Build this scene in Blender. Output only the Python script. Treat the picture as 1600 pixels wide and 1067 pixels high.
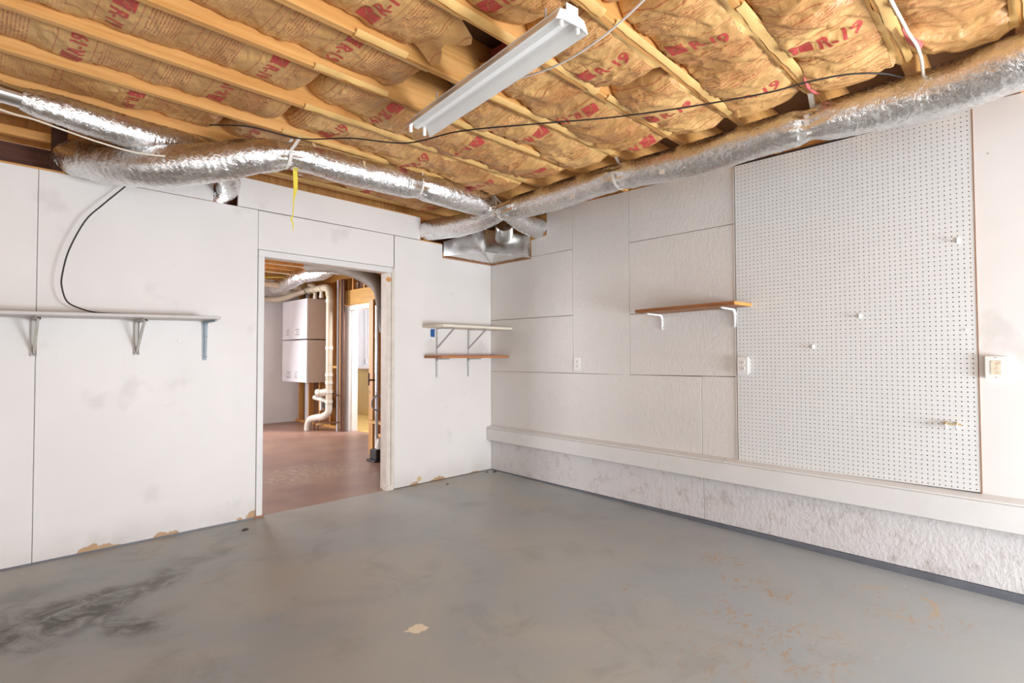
import bpy, bmesh, math, random
import numpy as np
from mathutils import Matrix, Vector, noise

for o in list(bpy.data.objects):
    bpy.data.objects.remove(o)
scene = bpy.context.scene
COL = scene.collection
R = math.radians
random.seed(7)

# ------------------------------------------------------------------ camera
EYE = 1.163
cam_d = bpy.data.cameras.new('camera')
cam = bpy.data.objects.new('camera', cam_d)
COL.objects.link(cam)
cam_d.sensor_width = 36.0
cam_d.lens = 844.0 / 1600 * 36
cam_d.clip_start = 0.02
yaw, pitch, roll = R(45.6), R(1.6), R(0.15)
fwd = Vector((math.sin(yaw) * math.cos(pitch), math.cos(yaw) * math.cos(pitch), math.sin(pitch)))
rt0 = Vector((math.cos(yaw), -math.sin(yaw), 0))
up0 = rt0.cross(fwd)
rt = rt0 * math.cos(roll) - up0 * math.sin(roll)
up = rt0 * math.sin(roll) + up0 * math.cos(roll)
m3 = Matrix((rt, up, -fwd)).transposed()
cam.matrix_world = Matrix.Translation((0, 0, EYE)) @ m3.to_4x4()
scene.camera = cam

# ------------------------------------------------------------------ world, lamps, exposure
world = bpy.data.worlds.new('world')
scene.world = world
world.use_nodes = True
world.node_tree.nodes['Background'].inputs[0].default_value = (0.80, 0.88, 1.0, 1)
world.node_tree.nodes['Background'].inputs[1].default_value = 1.0


def area(name, loc, target, sx, sy, power, color, spread=180):
    d = bpy.data.lights.new(name, 'AREA')
    d.shape = 'RECTANGLE'
    d.size, d.size_y, d.energy, d.color = sx, sy, power, color
    d.spread = R(spread)
    o = bpy.data.objects.new(name, d)
    COL.objects.link(o)
    o.location = loc
    o.rotation_euler = (Vector(target) - Vector(loc)).to_track_quat('-Z', 'Y').to_euler()
    return o


area('daylight_garage_opening', (2.95, -2.75, 0.62), (2.2, 3.2, 1.2), 1.4, 0.9, 172, (0.86, 0.92, 1.0))
area('side_fill', (-2.2, -0.9, 1.3), (2.8, 2.2, 1.2), 2.2, 1.3, 26, (0.97, 0.98, 1.0))  # added soft fill from the left; the side wall has no window
area('rear_fill', (0.4, -1.7, 0.9), (2.2, 2.2, 2.5), 1.8, 1.0, 36, (0.98, 0.97, 0.94))  # added fill behind the camera, aimed up; stands for no real lamp
area('back_room_window', (1.9, 8.9, 1.6), (2.3, 4.0, 0.2), 1.6, 1.4, 120, (0.96, 0.97, 1.0))
area('back_room_side_fill', (-1.6, 6.8, 1.4), (4.0, 8.0, 1.0), 2.2, 1.6, 115, (0.96, 0.96, 1.0))  # unseen area source brightening the back room; no window in that wall
area('far_room_fill', (5.0, 6.8, 2.3), (5.7, 9.6, 1.3), 0.9, 0.9, 110, (0.98, 0.98, 1.0))  # unseen added source that brightens the wall past the far doorway

scene.view_settings.view_transform = 'Standard'
scene.view_settings.look = 'None'
scene.view_settings.gamma = 1
scene.view_settings.use_curve_mapping = False
scene.view_settings.exposure = 0.33


# ------------------------------------------------------------------ node helpers
class NT:
    def __init__(s, name, rough=0.6, metal=0.0, spec=0.5):
        s.mat = bpy.data.materials.new(name)
        s.mat.use_nodes = True
        s.t = s.mat.node_tree
        s.b = s.t.nodes['Principled BSDF']
        s.b.inputs['Roughness'].default_value = rough
        s.b.inputs['Metallic'].default_value = metal
        s.b.inputs['Specular IOR Level'].default_value = spec
        s.pos = s.n('ShaderNodeNewGeometry').outputs['Position']

    def n(s, kind, **kw):
        nd = s.t.nodes.new(kind)
        for k, v in kw.items():
            setattr(nd, k, v)
        return nd

    def set(s, sock, v):
        if isinstance(v, bpy.types.NodeSocket):
            s.t.links.new(v, sock)
        else:
            if sock.type == 'RGBA' and len(v) == 3:
                v = (*v, 1)
            sock.default_value = v

    def math(s, op, a, b=0.0, c=0.0):
        nd = s.n('ShaderNodeMath', operation=op)
        for i, v in enumerate((a, b, c)):
            s.set(nd.inputs[i], v)
        return nd.outputs[0]

    def mapping(s, scale=(1, 1, 1), loc=(0, 0, 0), rot=(0, 0, 0), src=None):
        nd = s.n('ShaderNodeMapping')
        s.set(nd.inputs[0], src or s.pos)
        nd.inputs[1].default_value = loc
        nd.inputs[2].default_value = rot
        nd.inputs[3].default_value = scale
        return nd.outputs[0]

    def noise(s, scale, detail=3, vec=None, rough=0.5, dist=0.0):
        nd = s.n('ShaderNodeTexNoise')
        s.set(nd.inputs['Vector'], vec or s.pos)
        nd.inputs['Scale'].default_value = scale
        nd.inputs['Detail'].default_value = detail
        nd.inputs['Roughness'].default_value = rough
        nd.inputs['Distortion'].default_value = dist
        return nd.outputs[0]

    def voronoi(s, scale, vec=None, out='Distance', feature='F1'):
        nd = s.n('ShaderNodeTexVoronoi', feature=feature)
        s.set(nd.inputs['Vector'], vec or s.pos)
        nd.inputs['Scale'].default_value = scale
        return nd.outputs[out]

    def ramp(s, f, a, b, lo=0.0, hi=1.0):
        nd = s.n('ShaderNodeMapRange')
        nd.interpolation_type = 'SMOOTHSTEP'
        for i, v in enumerate((f, a, b, lo, hi)):
            s.set(nd.inputs[i], v)
        return nd.outputs[0]

    def mix(s, f, a, b):
        nd = s.n('ShaderNodeMix', data_type='RGBA')
        s.set(nd.inputs[0], f)
        s.set(nd.inputs[6], a)
        s.set(nd.inputs[7], b)
        return nd.outputs[2]

    def sep(s, vec=None):
        nd = s.n('ShaderNodeSeparateXYZ')
        s.set(nd.inputs[0], vec or s.pos)
        return nd.outputs

    def bump(s, h, strength=0.3, dist=0.01):
        nd = s.n('ShaderNodeBump')
        nd.inputs['Strength'].default_value = strength
        nd.inputs['Distance'].default_value = dist
        s.set(nd.inputs['Height'], h)
        s.t.links.new(nd.outputs[0], s.b.inputs['Normal'])

    def color(s, c):
        s.set(s.b.inputs['Base Color'], c)

    def rough(s, v):
        s.set(s.b.inputs['Roughness'], v)

    def blob(s, x, y, rx, ry, ang=0.0, soft=0.5, nscale=4.0, namp=0.5):
        """mask of a ragged stain lying on the floor at x, y"""
        v = s.mapping(loc=(-x, -y, 0))
        v = s.mapping(rot=(0, 0, -ang), src=v)
        v = s.mapping(scale=(1 / rx, 1 / ry, 0), src=v)
        ln = s.n('ShaderNodeVectorMath', operation='LENGTH')
        s.set(ln.inputs[0], v)
        nn = s.noise(nscale, 4)
        d = s.math('ADD', ln.outputs['Value'], s.math('MULTIPLY', s.math('SUBTRACT', nn, 0.5), namp * 2))
        return s.ramp(d, 1 - soft, 1 + soft * 0.3, 1, 0)


def plain(name, c, rough=0.5, metal=0.0, var=0.08, nscale=9, bump=0.0, bscale=60):
    m = NT(name, rough, metal)
    f = m.noise(nscale, 3)
    dark = tuple(x * (1 - var * 2) for x in c)
    m.color(m.mix(f, dark, tuple(min(1, x * (1 + var)) for x in c)))
    if bump:
        m.bump(m.noise(bscale, 3), bump, 0.003)
    return m.mat


# ---- painted plywood of the doorway wall
def mk_ply(name='painted_plywood', base=(0.835, 0.80, 0.77)):
    m = NT(name, 0.42)
    g = m.noise(34, 4, m.mapping(scale=(1, 1, 0.12)))
    big = m.noise(1.6, 3)
    c = m.mix(m.ramp(big, 0.35, 0.7), tuple(x * 0.95 for x in base), base)
    c = m.mix(m.ramp(g, 0.55, 0.8, 0, 0.07), c, tuple(x * 0.86 for x in base))
    smudge = m.math('MULTIPLY', m.ramp(m.noise(3.1, 5, m.mapping(loc=(3, 1, 5))), 0.60, 0.72), 0.28)
    c = m.mix(smudge, c, (0.50, 0.46, 0.42))
    spots = m.ramp(m.voronoi(4.2), 0.020, 0.028, 0.7, 0)
    c = m.mix(spots, c, (0.42, 0.34, 0.26))
    # worn raw edge at the foot of the wall
    z = m.sep()[2]
    foot = m.math('ADD', m.math('SUBTRACT', z, 0.012), m.math('MULTIPLY', m.math('SUBTRACT', m.noise(5, 5), 0.56), -0.34))
    foot = m.ramp(foot, 0.0, 0.008, 1, 0)
    foot = m.math('MULTIPLY', foot, m.ramp(z, 0.07, 0.1, 1, 0))
    c = m.mix(foot, c, (0.52, 0.30, 0.13))
    grime = m.math('MULTIPLY', m.ramp(z, 0.0, 0.22, 0.5, 0), m.noise(7, 5))
    c = m.mix(grime, c, (0.40, 0.35, 0.30))
    m.color(c)
    m.rough(m.ramp(g, 0.3, 0.7, 0.43, 0.47))
    m.bump(m.math('ADD', g, m.math('MULTIPLY', m.noise(90, 2), 0.8)), 0.10, 0.003)
    return m.mat


# ---- painted flake board of the long wall
def mk_flake(name='painted_flakeboard', base=(0.79, 0.76, 0.73), strength=0.7, dirt=0.0):
    m = NT(name, 0.4)
    f1 = m.voronoi(34, m.mapping(scale=(1, 1, 0.7), rot=(0.5, 0, 0)), 'Color')
    f2 = m.noise(44, 4, m.mapping(rot=(0.6, 0, 0), scale=(1, 1, 0.7)), 0.62, 0.25)
    big = m.noise(1.3, 3)
    c = m.mix(m.ramp(big, 0.3, 0.7), tuple(x * 0.95 for x in base), base)
    c = m.mix(m.ramp(f2, 0.58, 0.8, 0, 0.22), c, tuple(x * 0.8 for x in base))
    spots = m.ramp(m.voronoi(5.1), 0.018, 0.026, 0.6, 0)
    c = m.mix(spots, c, (0.45, 0.38, 0.32))
    if dirt:
        d = m.math('MULTIPLY', m.ramp(m.noise(11, 6, rough=0.7), 0.5, 0.72), dirt)
        c = m.mix(d, c, (0.42, 0.36, 0.32))
    m.color(c)
    h = m.math('ADD', m.math('MULTIPLY', m.n('ShaderNodeSeparateColor').outputs[0], 0), f2)
    sc = m.n('ShaderNodeSeparateColor')
    m.t.links.new(f1, sc.inputs[0])
    h = m.math('ADD', f2, m.math('MULTIPLY', sc.outputs[0], 0.35))
    m.bump(h, strength, 0.005)
    return m.mat


def mk_floor():
    m = NT('painted_concrete', 0.32)
    n1 = m.noise(1.1, 5, rough=0.6, dist=0.8)
    c = m.mix(m.ramp(n1, 0.38, 0.64), (0.355, 0.375, 0.375), (0.425, 0.405, 0.355))
    c = m.mix(m.ramp(m.noise(3.7, 2, m.mapping(loc=(9, 4, 2))), 0.45, 0.75, 0, 0.4), c, (0.42, 0.41, 0.385))
    c = m.mix(m.ramp(m.noise(2.6, 6, rough=0.65, dist=0.5), 0.30, 0.5, 0.42, 0), c, (0.215, 0.205, 0.185))
    c = m.mix(m.ramp(m.noise(0.75, 3, m.mapping(loc=(5, 3, 0))), 0.45, 0.65, 0, 0.45), c, (0.44, 0.44, 0.42))
    # bluish film near the long wall
    blue = m.blob(3.3, 1.2, 1.5, 2.0, 0, 0.8, 1.2, 0.5)
    c = m.mix(m.math('MULTIPLY', blue, 0.55), c, (0.335, 0.35, 0.36))
    # dark oil stains on the left
    oil = m.ramp(m.noise(6.5, 6, rough=0.7, dist=0.8), 0.36, 0.60, 0.15, 1.15)
    for (x, y, rx, ry, a, k) in ((0.34, 3.22, 0.42, 0.25, 0.3, 0.9), (0.78, 3.35, 0.22, 0.12, 0.6, 0.55), (0.55, 2.92, 0.17, 0.12, -0.3, 0.85),
                                 (1.0, 3.55, 0.30, 0.09, 0.2, 0.3), (0.05, 3.55, 0.5, 0.25, 0.2, 0.35)):
        c = m.mix(m.math('MULTIPLY', m.math('MULTIPLY', m.blob(x, y, rx, ry, a, 0.75, 5.5, 0.75), oil), k), c, (0.075, 0.066, 0.045))
    # rust drips and rings by the long wall
    orange = m.ramp(m.noise(9, 6, m.mapping(rot=(0, 0, -0.5), scale=(1, 2.2, 1)), 0.7, 1.5), 0.53, 0.63)
    for (x, y, rx, ry, a, k) in ((3.27, 1.40, 0.12, 0.20, 0.5, 0.85), (3.02, 1.10, 0.16, 0.24, -0.2, 0.9), (2.70, 1.12, 0.22, 0.16, 0.2, 0.7),
                                 (2.6, 0.75, 0.3, 0.25, 0, 0.65), (2.53, 1.62, 0.07, 0.07, 0, 0.9), (3.3, 0.5, 0.3, 0.35, 0, 0.5), (3.36, 1.95, 0.08, 0.12, 0, 0.7),
                                 (2.3, 1.0, 0.4, 0.3, 0, 0.45)):
        k2 = m.math('MULTIPLY', m.blob(x, y, rx, ry, a, 0.6, 8, 0.5), orange)
        c = m.mix(m.math('MULTIPLY', k2, k), c, (0.40, 0.245, 0.115))
    # a rust ring
    v = m.mapping(loc=(-3.40, -0.56, 0))
    v = m.mapping(scale=(1 / 0.20, 1 / 0.17, 0), src=v)
    ln = m.n('ShaderNodeVectorMath', operation='LENGTH')
    m.set(ln.inputs[0], v)
    dd = m.math('ABSOLUTE', m.math('SUBTRACT', m.math('ADD', ln.outputs['Value'], m.math('MULTIPLY', m.noise(8), 0.35)), 1.15))
    ring = m.math('MULTIPLY', m.ramp(dd, 0.02, 0.12, 0.75, 0), m.ramp(m.noise(3.5), 0.4, 0.6))
    c = m.mix(ring, c, (0.50, 0.33, 0.16))
    # light scuffs and paint flecks
    scuff = m.ramp(m.noise(11, 5, m.mapping(rot=(0, 0, 0.9), scale=(0.8, 3, 1)), 0.6), 0.60, 0.80, 0, 0.35)
    c = m.mix(scuff, c, (0.55, 0.53, 0.49))
    fl = m.ramp(m.voronoi(3.6, m.mapping(loc=(0.3, 0.2, 0), scale=(1, 1, 0))), 0.014, 0.022, 1, 0)
    c = m.mix(fl, c, (0.75, 0.68, 0.58))
    fl = m.ramp(m.voronoi(4.7, m.mapping(loc=(7.3, 1.2, 0), scale=(1, 1, 0))), 0.012, 0.020, 0.6, 0)
    c = m.mix(fl, c, (0.12, 0.11, 0.10))
    # flaked patch of bare primer
    for (x, y, rx, ry, a) in ((1.462, 2.035, 0.052, 0.032, -0.35),):
        c = m.mix(m.blob(x, y, rx, ry, a, 0.06, 22, 0.75), c, (0.86, 0.74, 0.55))
    m.color(c)
    m.rough(0.38)
    return m.mat


def mk_redfloor():
    m = NT('red_brown_concrete', 0.36)
    n1 = m.noise(1.5, 5, rough=0.6)
    c = m.mix(m.ramp(n1, 0.35, 0.65), (0.27, 0.150, 0.115), (0.36, 0.205, 0.145))
    c = m.mix(m.ramp(m.noise(4, 5), 0.5, 0.75, 0, 0.4), c, (0.30, 0.22, 0.155))
    pale = m.math('MULTIPLY', m.ramp(m.noise(16, 6, m.mapping(scale=(1, 2, 1)), 0.75), 0.48, 0.57), m.blob(2.30, 5.30, 0.75, 0.50, 0.1, 0.6, 4, 0.5))
    c = m.mix(m.math('MULTIPLY', pale, 0.8), c, (0.55, 0.43, 0.29))
    m.color(c)
    m.bump(m.noise(50, 3), 0.08, 0.004)
    return m.mat


def mk_wood(name, light, dark, axis=0, rough=0.55, scale=1.0, knots=True):
    m = NT(name, rough)
    sc = [14 * scale] * 3
    sc[axis] = 0.7 * scale
    w = m.noise(1.0, 4, m.mapping(scale=tuple(sc)), 0.6, 1.6)
    f = m.noise(1.0, 3, m.mapping(scale=tuple(4 * x if i != axis else x * 3 for i, x in enumerate(sc))))
    c = m.mix(m.ramp(w, 0.3, 0.7), dark, light)
    c = m.mix(m.ramp(f, 0.5, 0.8, 0, 0.35), c, tuple(x * 0.72 for x in dark))
    if knots:
        sk = [6.5] * 3
        sk[axis] = 2.6
        k = m.ramp(m.voronoi(1.0, m.mapping(scale=tuple(sk))), 0.04, 0.10, 0.8, 0)
        c = m.mix(k, c, tuple(x * 0.35 for x in dark))
    m.color(c)
    m.bump(m.math('ADD', w, f), 0.2, 0.003)
    return m.mat


def mk_kraft():
    m = NT('kraft_paper_facing', 0.50)
    x, y, z = m.sep()[0], m.sep()[1], m.sep()[2]
    at = m.n('ShaderNodeAttribute', attribute_type='OBJECT', attribute_name='phase')
    big = m.noise(2.3, 4)
    c = m.mix(m.ramp(big, 0.35, 0.68), (0.52, 0.265, 0.09), (0.77, 0.46, 0.175))
    c = m.mix(m.ramp(m.noise(11, 5), 0.56, 0.8, 0, 0.35), c, (0.42, 0.19, 0.06))
    u = m.math('DIVIDE', m.math('SUBTRACT', m.math('ADD', x, m.math('MULTIPLY', m.noise(2.2, 2), 0.012)), at.outputs['Fac']), 0.61)
    f = m.math('FRACT', u)
    # lines of small print, stacked along the batt
    ln = m.ramp(m.math('SINE', m.math('MULTIPLY', u, 2 * math.pi * 46)), 0.15, 0.5)
    words = m.ramp(m.noise(1, 2, m.mapping(scale=(75, 85, 0))), 0.42, 0.48)
    blk = m.math('ADD', m.math('MULTIPLY', m.math('GREATER_THAN', f, 0.14), m.math('LESS_THAN', f, 0.36)),
                 m.math('MULTIPLY', m.math('GREATER_THAN', f, 0.56), m.math('LESS_THAN', f, 0.76)))
    zone = m.ramp(m.noise(3.0, 2, m.mapping(loc=(4, 2, 0))), 0.36, 0.5, 0.25, 1)
    pr = m.math('MULTIPLY', m.math('MULTIPLY', ln, words), m.math('MULTIPLY', blk, zone))
    rule = 0.0
    for p in (0.115, 0.47, 0.52, 0.895):
        g = m.ramp(m.math('ABSOLUTE', m.math('SUBTRACT', f, p)), 0.0022, 0.0045, 0.8, 0)
        rule = m.math('MAXIMUM', rule, g)
    pr = m.math('MAXIMUM', m.math('MULTIPLY', pr, 0.72), m.math('MULTIPLY', rule, 0.8))
    c = m.mix(pr, c, (0.42, 0.07, 0.035))
    m.color(c)
    cr = m.noise(17, 4, None, 0.6, 0.6)
    fold = m.math('ABSOLUTE', m.math('SUBTRACT', m.noise(6.5, 2, m.mapping(rot=(0, 0, 0.35), scale=(1.7, 0.8, 1)), 0.5, 0.6), 0.5))
    fold2 = m.math('ABSOLUTE', m.math('SUBTRACT', m.noise(15, 2, m.mapping(rot=(0, 0, -0.3), scale=(1.5, 0.9, 1)), 0.5, 0.4), 0.5))
    m.bump(m.math('ADD', m.math('MULTIPLY', cr, 0.5), m.math('ADD', m.math('MULTIPLY', fold, 3.0), m.math('MULTIPLY', fold2, 1.6))), 0.6, 0.014)
    m.rough(m.ramp(cr, 0.3, 0.7, 0.40, 0.55))
    return m.mat


def mk_foil(name='foil_duct_jacket', base=(0.88, 0.88, 0.88), rough=0.20, bump=0.5, sc=24):
    m = NT(name, rough, 1.0)
    c1 = m.noise(sc, 4, rough=0.55, dist=1.2)
    c2 = m.noise(sc * 3.2, 3, rough=0.6, dist=1.0)
    m.color(m.mix(m.ramp(c1, 0.3, 0.75), tuple(x * 0.88 for x in base), base))
    m.rough(m.ramp(c1, 0.35, 0.7, rough * 0.8, rough * 1.7))
    m.bump(m.math('ADD', c1, m.math('MULTIPLY', c2, 0.4)), bump, 0.012)
    return m.mat


M = {}
M['ply'] = mk_ply()
M['flake'] = mk_flake()
M['flake_low'] = mk_flake('painted_rough_flakeboard', (0.76, 0.73, 0.72), 0.9, 0.55)
M['peg'] = plain('painted_pegboard', (0.78, 0.78, 0.765), 0.35, var=0.03, nscale=1.5)
M['trim'] = plain('painted_trim', (0.80, 0.785, 0.765), 0.42, var=0.05, nscale=5, bump=0.15, bscale=25)
M['worn_trim'] = plain('worn_painted_trim', (0.76, 0.68, 0.60), 0.5, var=0.13, nscale=14, bump=0.2, bscale=25)
M['floor'] = mk_floor()
M['redfloor'] = mk_redfloor()
M['joist'] = mk_wood('joist_pine', (0.80, 0.44, 0.15), (0.64, 0.30, 0.08), 0)
M['stud'] = mk_wood('stud_pine', (0.66, 0.36, 0.12), (0.50, 0.23, 0.06), 2)
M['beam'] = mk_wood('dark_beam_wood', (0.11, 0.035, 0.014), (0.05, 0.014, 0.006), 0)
M['shelfwood'] = mk_wood('brown_shelf_wood', (0.42, 0.17, 0.06), (0.25, 0.09, 0.03), 1)
M['shelfwood_x'] = mk_wood('orange_shelf_wood', (0.55, 0.23, 0.08), (0.38, 0.14, 0.045), 0)
M['cutwood'] = mk_wood('fresh_cut_wood', (0.75, 0.38, 0.10), (0.58, 0.25, 0.06), 0, knots=False)
M['header'] = mk_wood('yellow_plywood', (0.62, 0.36, 0.095), (0.48, 0.25, 0.055), 1, knots=False)
M['deck'] = plain('dark_subfloor', (0.14, 0.075, 0.035), 0.8, var=0.2, nscale=3)
M['kraft'] = mk_kraft()
M['flange'] = plain('kraft_flange_paper', (0.80, 0.50, 0.18), 0.45, var=0.13, nscale=12, bump=0.4, bscale=30)
M['red'] = plain('red_print', (0.56, 0.075, 0.06), 0.55, var=0.1, nscale=40)
M['pink'] = plain('pink_fibreglass', (0.72, 0.16, 0.15), 0.9, var=0.15, nscale=30, bump=0.6, bscale=120)
M['foil'] = mk_foil()
M['foil_dark'] = plain('dull_duct_wrap', (0.15, 0.115, 0.085), 0.7, 0.0, var=0.15, nscale=14, bump=.4, bscale=30)
M['sheet'] = mk_foil('galvanised_sheet', (0.82, 0.82, 0.81), 0.18, 0.05, 5)
M['white'] = plain('white_enamel', (0.93, 0.93, 0.92), 0.28, var=0.02)
M['whiteplastic'] = plain('white_plastic', (0.84, 0.82, 0.79), 0.35, var=0.03)
M['strap'] = plain('white_strap', (0.80, 0.76, 0.70), 0.5, var=0.06, nscale=30)
M['greyboard'] = plain('pale_grey_board', (0.60, 0.565, 0.54), 0.45, var=0.07, nscale=7)
M['cream'] = plain('cream_board', (0.80, 0.73, 0.60), 0.45, var=0.05)
M['bracket'] = plain('painted_bracket', (0.58, 0.54, 0.49), 0.42, var=0.08, nscale=25)
M['zinc'] = plain('bluish_zinc', (0.36, 0.43, 0.48), 0.45, 0.0, var=0.08, nscale=25)
M['greysteel'] = plain('grey_steel', (0.55, 0.55, 0.54), 0.35, 0.3, var=0.05)
M['black'] = plain('black_cable', (0.02, 0.018, 0.016), 0.45, var=0.2)
M['pegback'] = plain('dark_peg_backing', (0.085, 0.07, 0.06), 0.9)
M['darkslot'] = plain('dark_slot', (0.03, 0.028, 0.026), 0.7)
M['footing'] = plain('blue_grey_footing', (0.155, 0.165, 0.19), 0.5, var=0.2, nscale=9)
M['dirt'] = plain('debris', (0.10, 0.085, 0.05), 0.9, var=0.3, nscale=60)
M['gap'] = plain('brown_gap_backing', (0.17, 0.115, 0.085), 0.9, var=0.25)
M['edgewood'] = plain('raw_edge', (0.42, 0.20, 0.10), 0.7, var=0.2, nscale=20)
M['pvc'] = plain('cream_pvc', (0.60, 0.52, 0.40), 0.35, var=0.07, nscale=6)
M['pvc2'] = plain('white_pvc', (0.68, 0.64, 0.57), 0.32, var=0.05, nscale=6)
M['graypipe'] = plain('grey_conduit', (0.55, 0.53, 0.53), 0.35, var=0.06)
M['iron'] = plain('brown_iron_pipe', (0.15, 0.065, 0.035), 0.5, var=0.25, nscale=12)
M['roomwhite'] = plain('back_room_white', (0.84, 0.85, 0.89), 0.5, var=0.05, nscale=2.5)
M['cabinet'] = plain('cabinet_white', (0.76, 0.77, 0.81), 0.35, var=0.02)
M['cabinet_side'] = plain('cabinet_side_beige', (0.62, 0.54, 0.48), 0.45, var=0.03)
M['steel'] = plain('brushed_handle', (0.50, 0.50, 0.50), 0.3, 0.9)
M['yellow'] = plain('yellow_tape', (0.80, 0.66, 0.08), 0.35, var=0.08)
M['yellowwall'] = plain('ochre_panelling', (0.50, 0.33, 0.10), 0.45, var=0.08, nscale=3)
M['blue'] = plain('blue_plastic', (0.012, 0.10, 0.32), 0.4, var=0.05)
M['tan'] = plain('tan_tape', (0.66, 0.50, 0.28), 0.5, var=0.1)
M['orange'] = plain('orange_tape', (0.72, 0.20, 0.07), 0.5)
M['brick'] = plain('brick_red', (0.30, 0.10, 0.05), 0.8, var=0.2, nscale=20)


# ------------------------------------------------------------------ mesh helpers
class MB:
    def __init__(s):
        s.v, s.f, s.mi = [], [], []

    def add(s, vs, fs, mi=0):
        b = len(s.v)
        s.v += [tuple(p) for p in vs]
        s.f += [tuple(b + i for i in f) for f in fs]
        s.mi += [mi] * len(fs)
        return s

    def box(s, x0, x1, y0, y1, z0, z1, mi=0):
        return s.hexa([(x0, y0, z0), (x1, y0, z0), (x1, y1, z0), (x0, y1, z0), (x0, y0, z1), (x1, y0, z1), (x1, y1, z1), (x0, y1, z1)], mi)

    def hexa(s, p, mi=0):
        return s.add(p, [(0, 3, 2, 1), (4, 5, 6, 7), (0, 1, 5, 4), (1, 2, 6, 5), (2, 3, 7, 6), (3, 0, 4, 7)], mi)

    def prism(s, poly, d, mi=0):
        """poly: 3-D outline; d: extrusion vector"""
        n = len(poly)
        d = Vector(d)
        vs = [Vector(p) for p in poly] + [Vector(p) + d for p in poly]
        fs = [tuple(range(n))[::-1], tuple(range(n, 2 * n))] + [(i, (i + 1) % n, n + (i + 1) % n, n + i) for i in range(n)]
        return s.add(vs, fs, mi)

    def tube(s, path, r, n=10, mi=0, cap=True):
        path = [Vector(p) for p in path]
        rs = r if isinstance(r, (list, tuple)) else [r] * len(path)
        vs, fs = [], []
        t0 = (path[1] - path[0]).normalized()
        a = t0.orthogonal().normalized()
        for i, p in enumerate(path):
            t = (path[min(i + 1, len(path) - 1)] - path[max(i - 1, 0)]).normalized()
            a = (a - t * a.dot(t)).normalized()
            b = t.cross(a)
            for k in range(n):
                q = 2 * math.pi * k / n
                vs.append(p + (a * math.cos(q) + b * math.sin(q)) * rs[i])
        for i in range(len(path) - 1):
            for k in range(n):
                fs.append((i * n + k, i * n + (k + 1) % n, (i + 1) * n + (k + 1) % n, (i + 1) * n + k))
        if cap:
            fs.append(tuple(range(n))[::-1])
            fs.append(tuple(range((len(path) - 1) * n, len(path) * n)))
        return s.add(vs, fs, mi)

    def ribbon(s, path, widths, thick, side, mi=0):
        """flat strap: path points, a side vector, thickness along the normal"""
        path = [Vector(p) for p in path]
        sd = Vector(side).normalized()
        vs, fs = [], []
        for i, p in enumerate(path):
            t = (path[min(i + 1, len(path) - 1)] - path[max(i - 1, 0)]).normalized()
            n = t.cross(sd).normalized()
            w = widths if not isinstance(widths, (list, tuple)) else widths[i]
            for a, b in ((-1, -1), (1, -1), (1, 1), (-1, 1)):
                vs.append(p + sd * w / 2 * a + n * thick / 2 * b)
        for i in range(len(path) - 1):
            for k in range(4):
                fs.append((i * 4 + k, i * 4 + (k + 1) % 4, i * 4 + 4 + (k + 1) % 4, i * 4 + 4 + k))
        fs += [(3, 2, 1, 0), tuple(len(path) * 4 - 4 + k for k in range(4))]
        return s.add(vs, fs, mi)

    def build(s, name, mats, parent=None, bevel=0.0, smooth=False, origin=None):
        me = bpy.data.meshes.new(name)
        if not isinstance(mats, (list, tuple)):
            mats = [mats]
        vs = np.array([tuple(v) for v in s.v], dtype=float)
        pw = parent_world(parent)
        if origin is None:
            origin = tuple((vs.min(0) + vs.max(0)) / 2)
        og = np.array(origin)
        me.from_pydata((vs - og).tolist(), [], s.f)
        for m in mats:
            me.materials.append(m)
        if len(mats) > 1:
            me.polygons.foreach_set('material_index', s.mi)
        if bevel or not smooth:
            bm = bmesh.new()
            bm.from_mesh(me)
            bmesh.ops.recalc_face_normals(bm, faces=bm.faces)
            if bevel:
                bmesh.ops.bevel(bm, geom=list(bm.edges), offset=bevel, segments=1, affect='EDGES', clamp_overlap=True)
            bm.to_mesh(me)
            bm.free()
        if smooth:
            me.polygons.foreach_set('use_smooth', [True] * len(me.polygons))
            try:
                me.set_sharp_from_angle(angle=R(50))
            except Exception:
                pass
        me.update()
        o = bpy.data.objects.new(name, me)
        COL.objects.link(o)
        if parent:
            o.parent = parent
        o.location = Vector(origin) - pw
        return o


def parent_world(p):
    w = Vector((0, 0, 0))
    while p is not None:
        w += p.location
        p = p.parent
    return w


def tag(o, label=None, cat=None, group=None, kind=None):
    if label:
        o['label'] = label
    if cat:
        o['category'] = cat
    if group:
        o['group'] = group
    if kind:
        o['kind'] = kind
    return o


def thing(name, loc, label, cat, group=None):
    o = bpy.data.objects.new(name, None)
    COL.objects.link(o)
    o.location = loc
    o.empty_display_size = 0.05
    return tag(o, label, cat, group)


def struct(o, label=None):
    o['kind'] = 'structure'
    if label:
        o['label'] = label
    return o


def box(x0, x1, y0, y1, z0, z1):
    return MB().box(x0, x1, y0, y1, z0, z1)


def smoothpath(pts, n=10):
    """Catmull-Rom through tuples of any length"""
    P = [np.array(p, float) for p in pts]
    P = [2 * P[0] - P[1]] + P + [2 * P[-1] - P[-2]]
    out = []
    for i in range(1, len(P) - 2):
        for k in range(n):
            t = k / n
            out.append(0.5 * ((2 * P[i]) + (P[i + 1] - P[i - 1]) * t + (2 * P[i - 1] - 5 * P[i] + 4 * P[i + 1] - P[i + 2]) * t * t
                              + (3 * P[i] - P[i - 1] - 3 * P[i + 1] + P[i + 2]) * t ** 3))
    out.append(P[-2])
    return out


XW = 3.868      # face of the long pegboard wall
YB = 4.09       # face of the doorway wall
ZJ = 2.54       # underside of the joists
FS = 0.030      # fall of the garage slab towards the street


def fz(y):
    return -(YB - y) * FS


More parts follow.
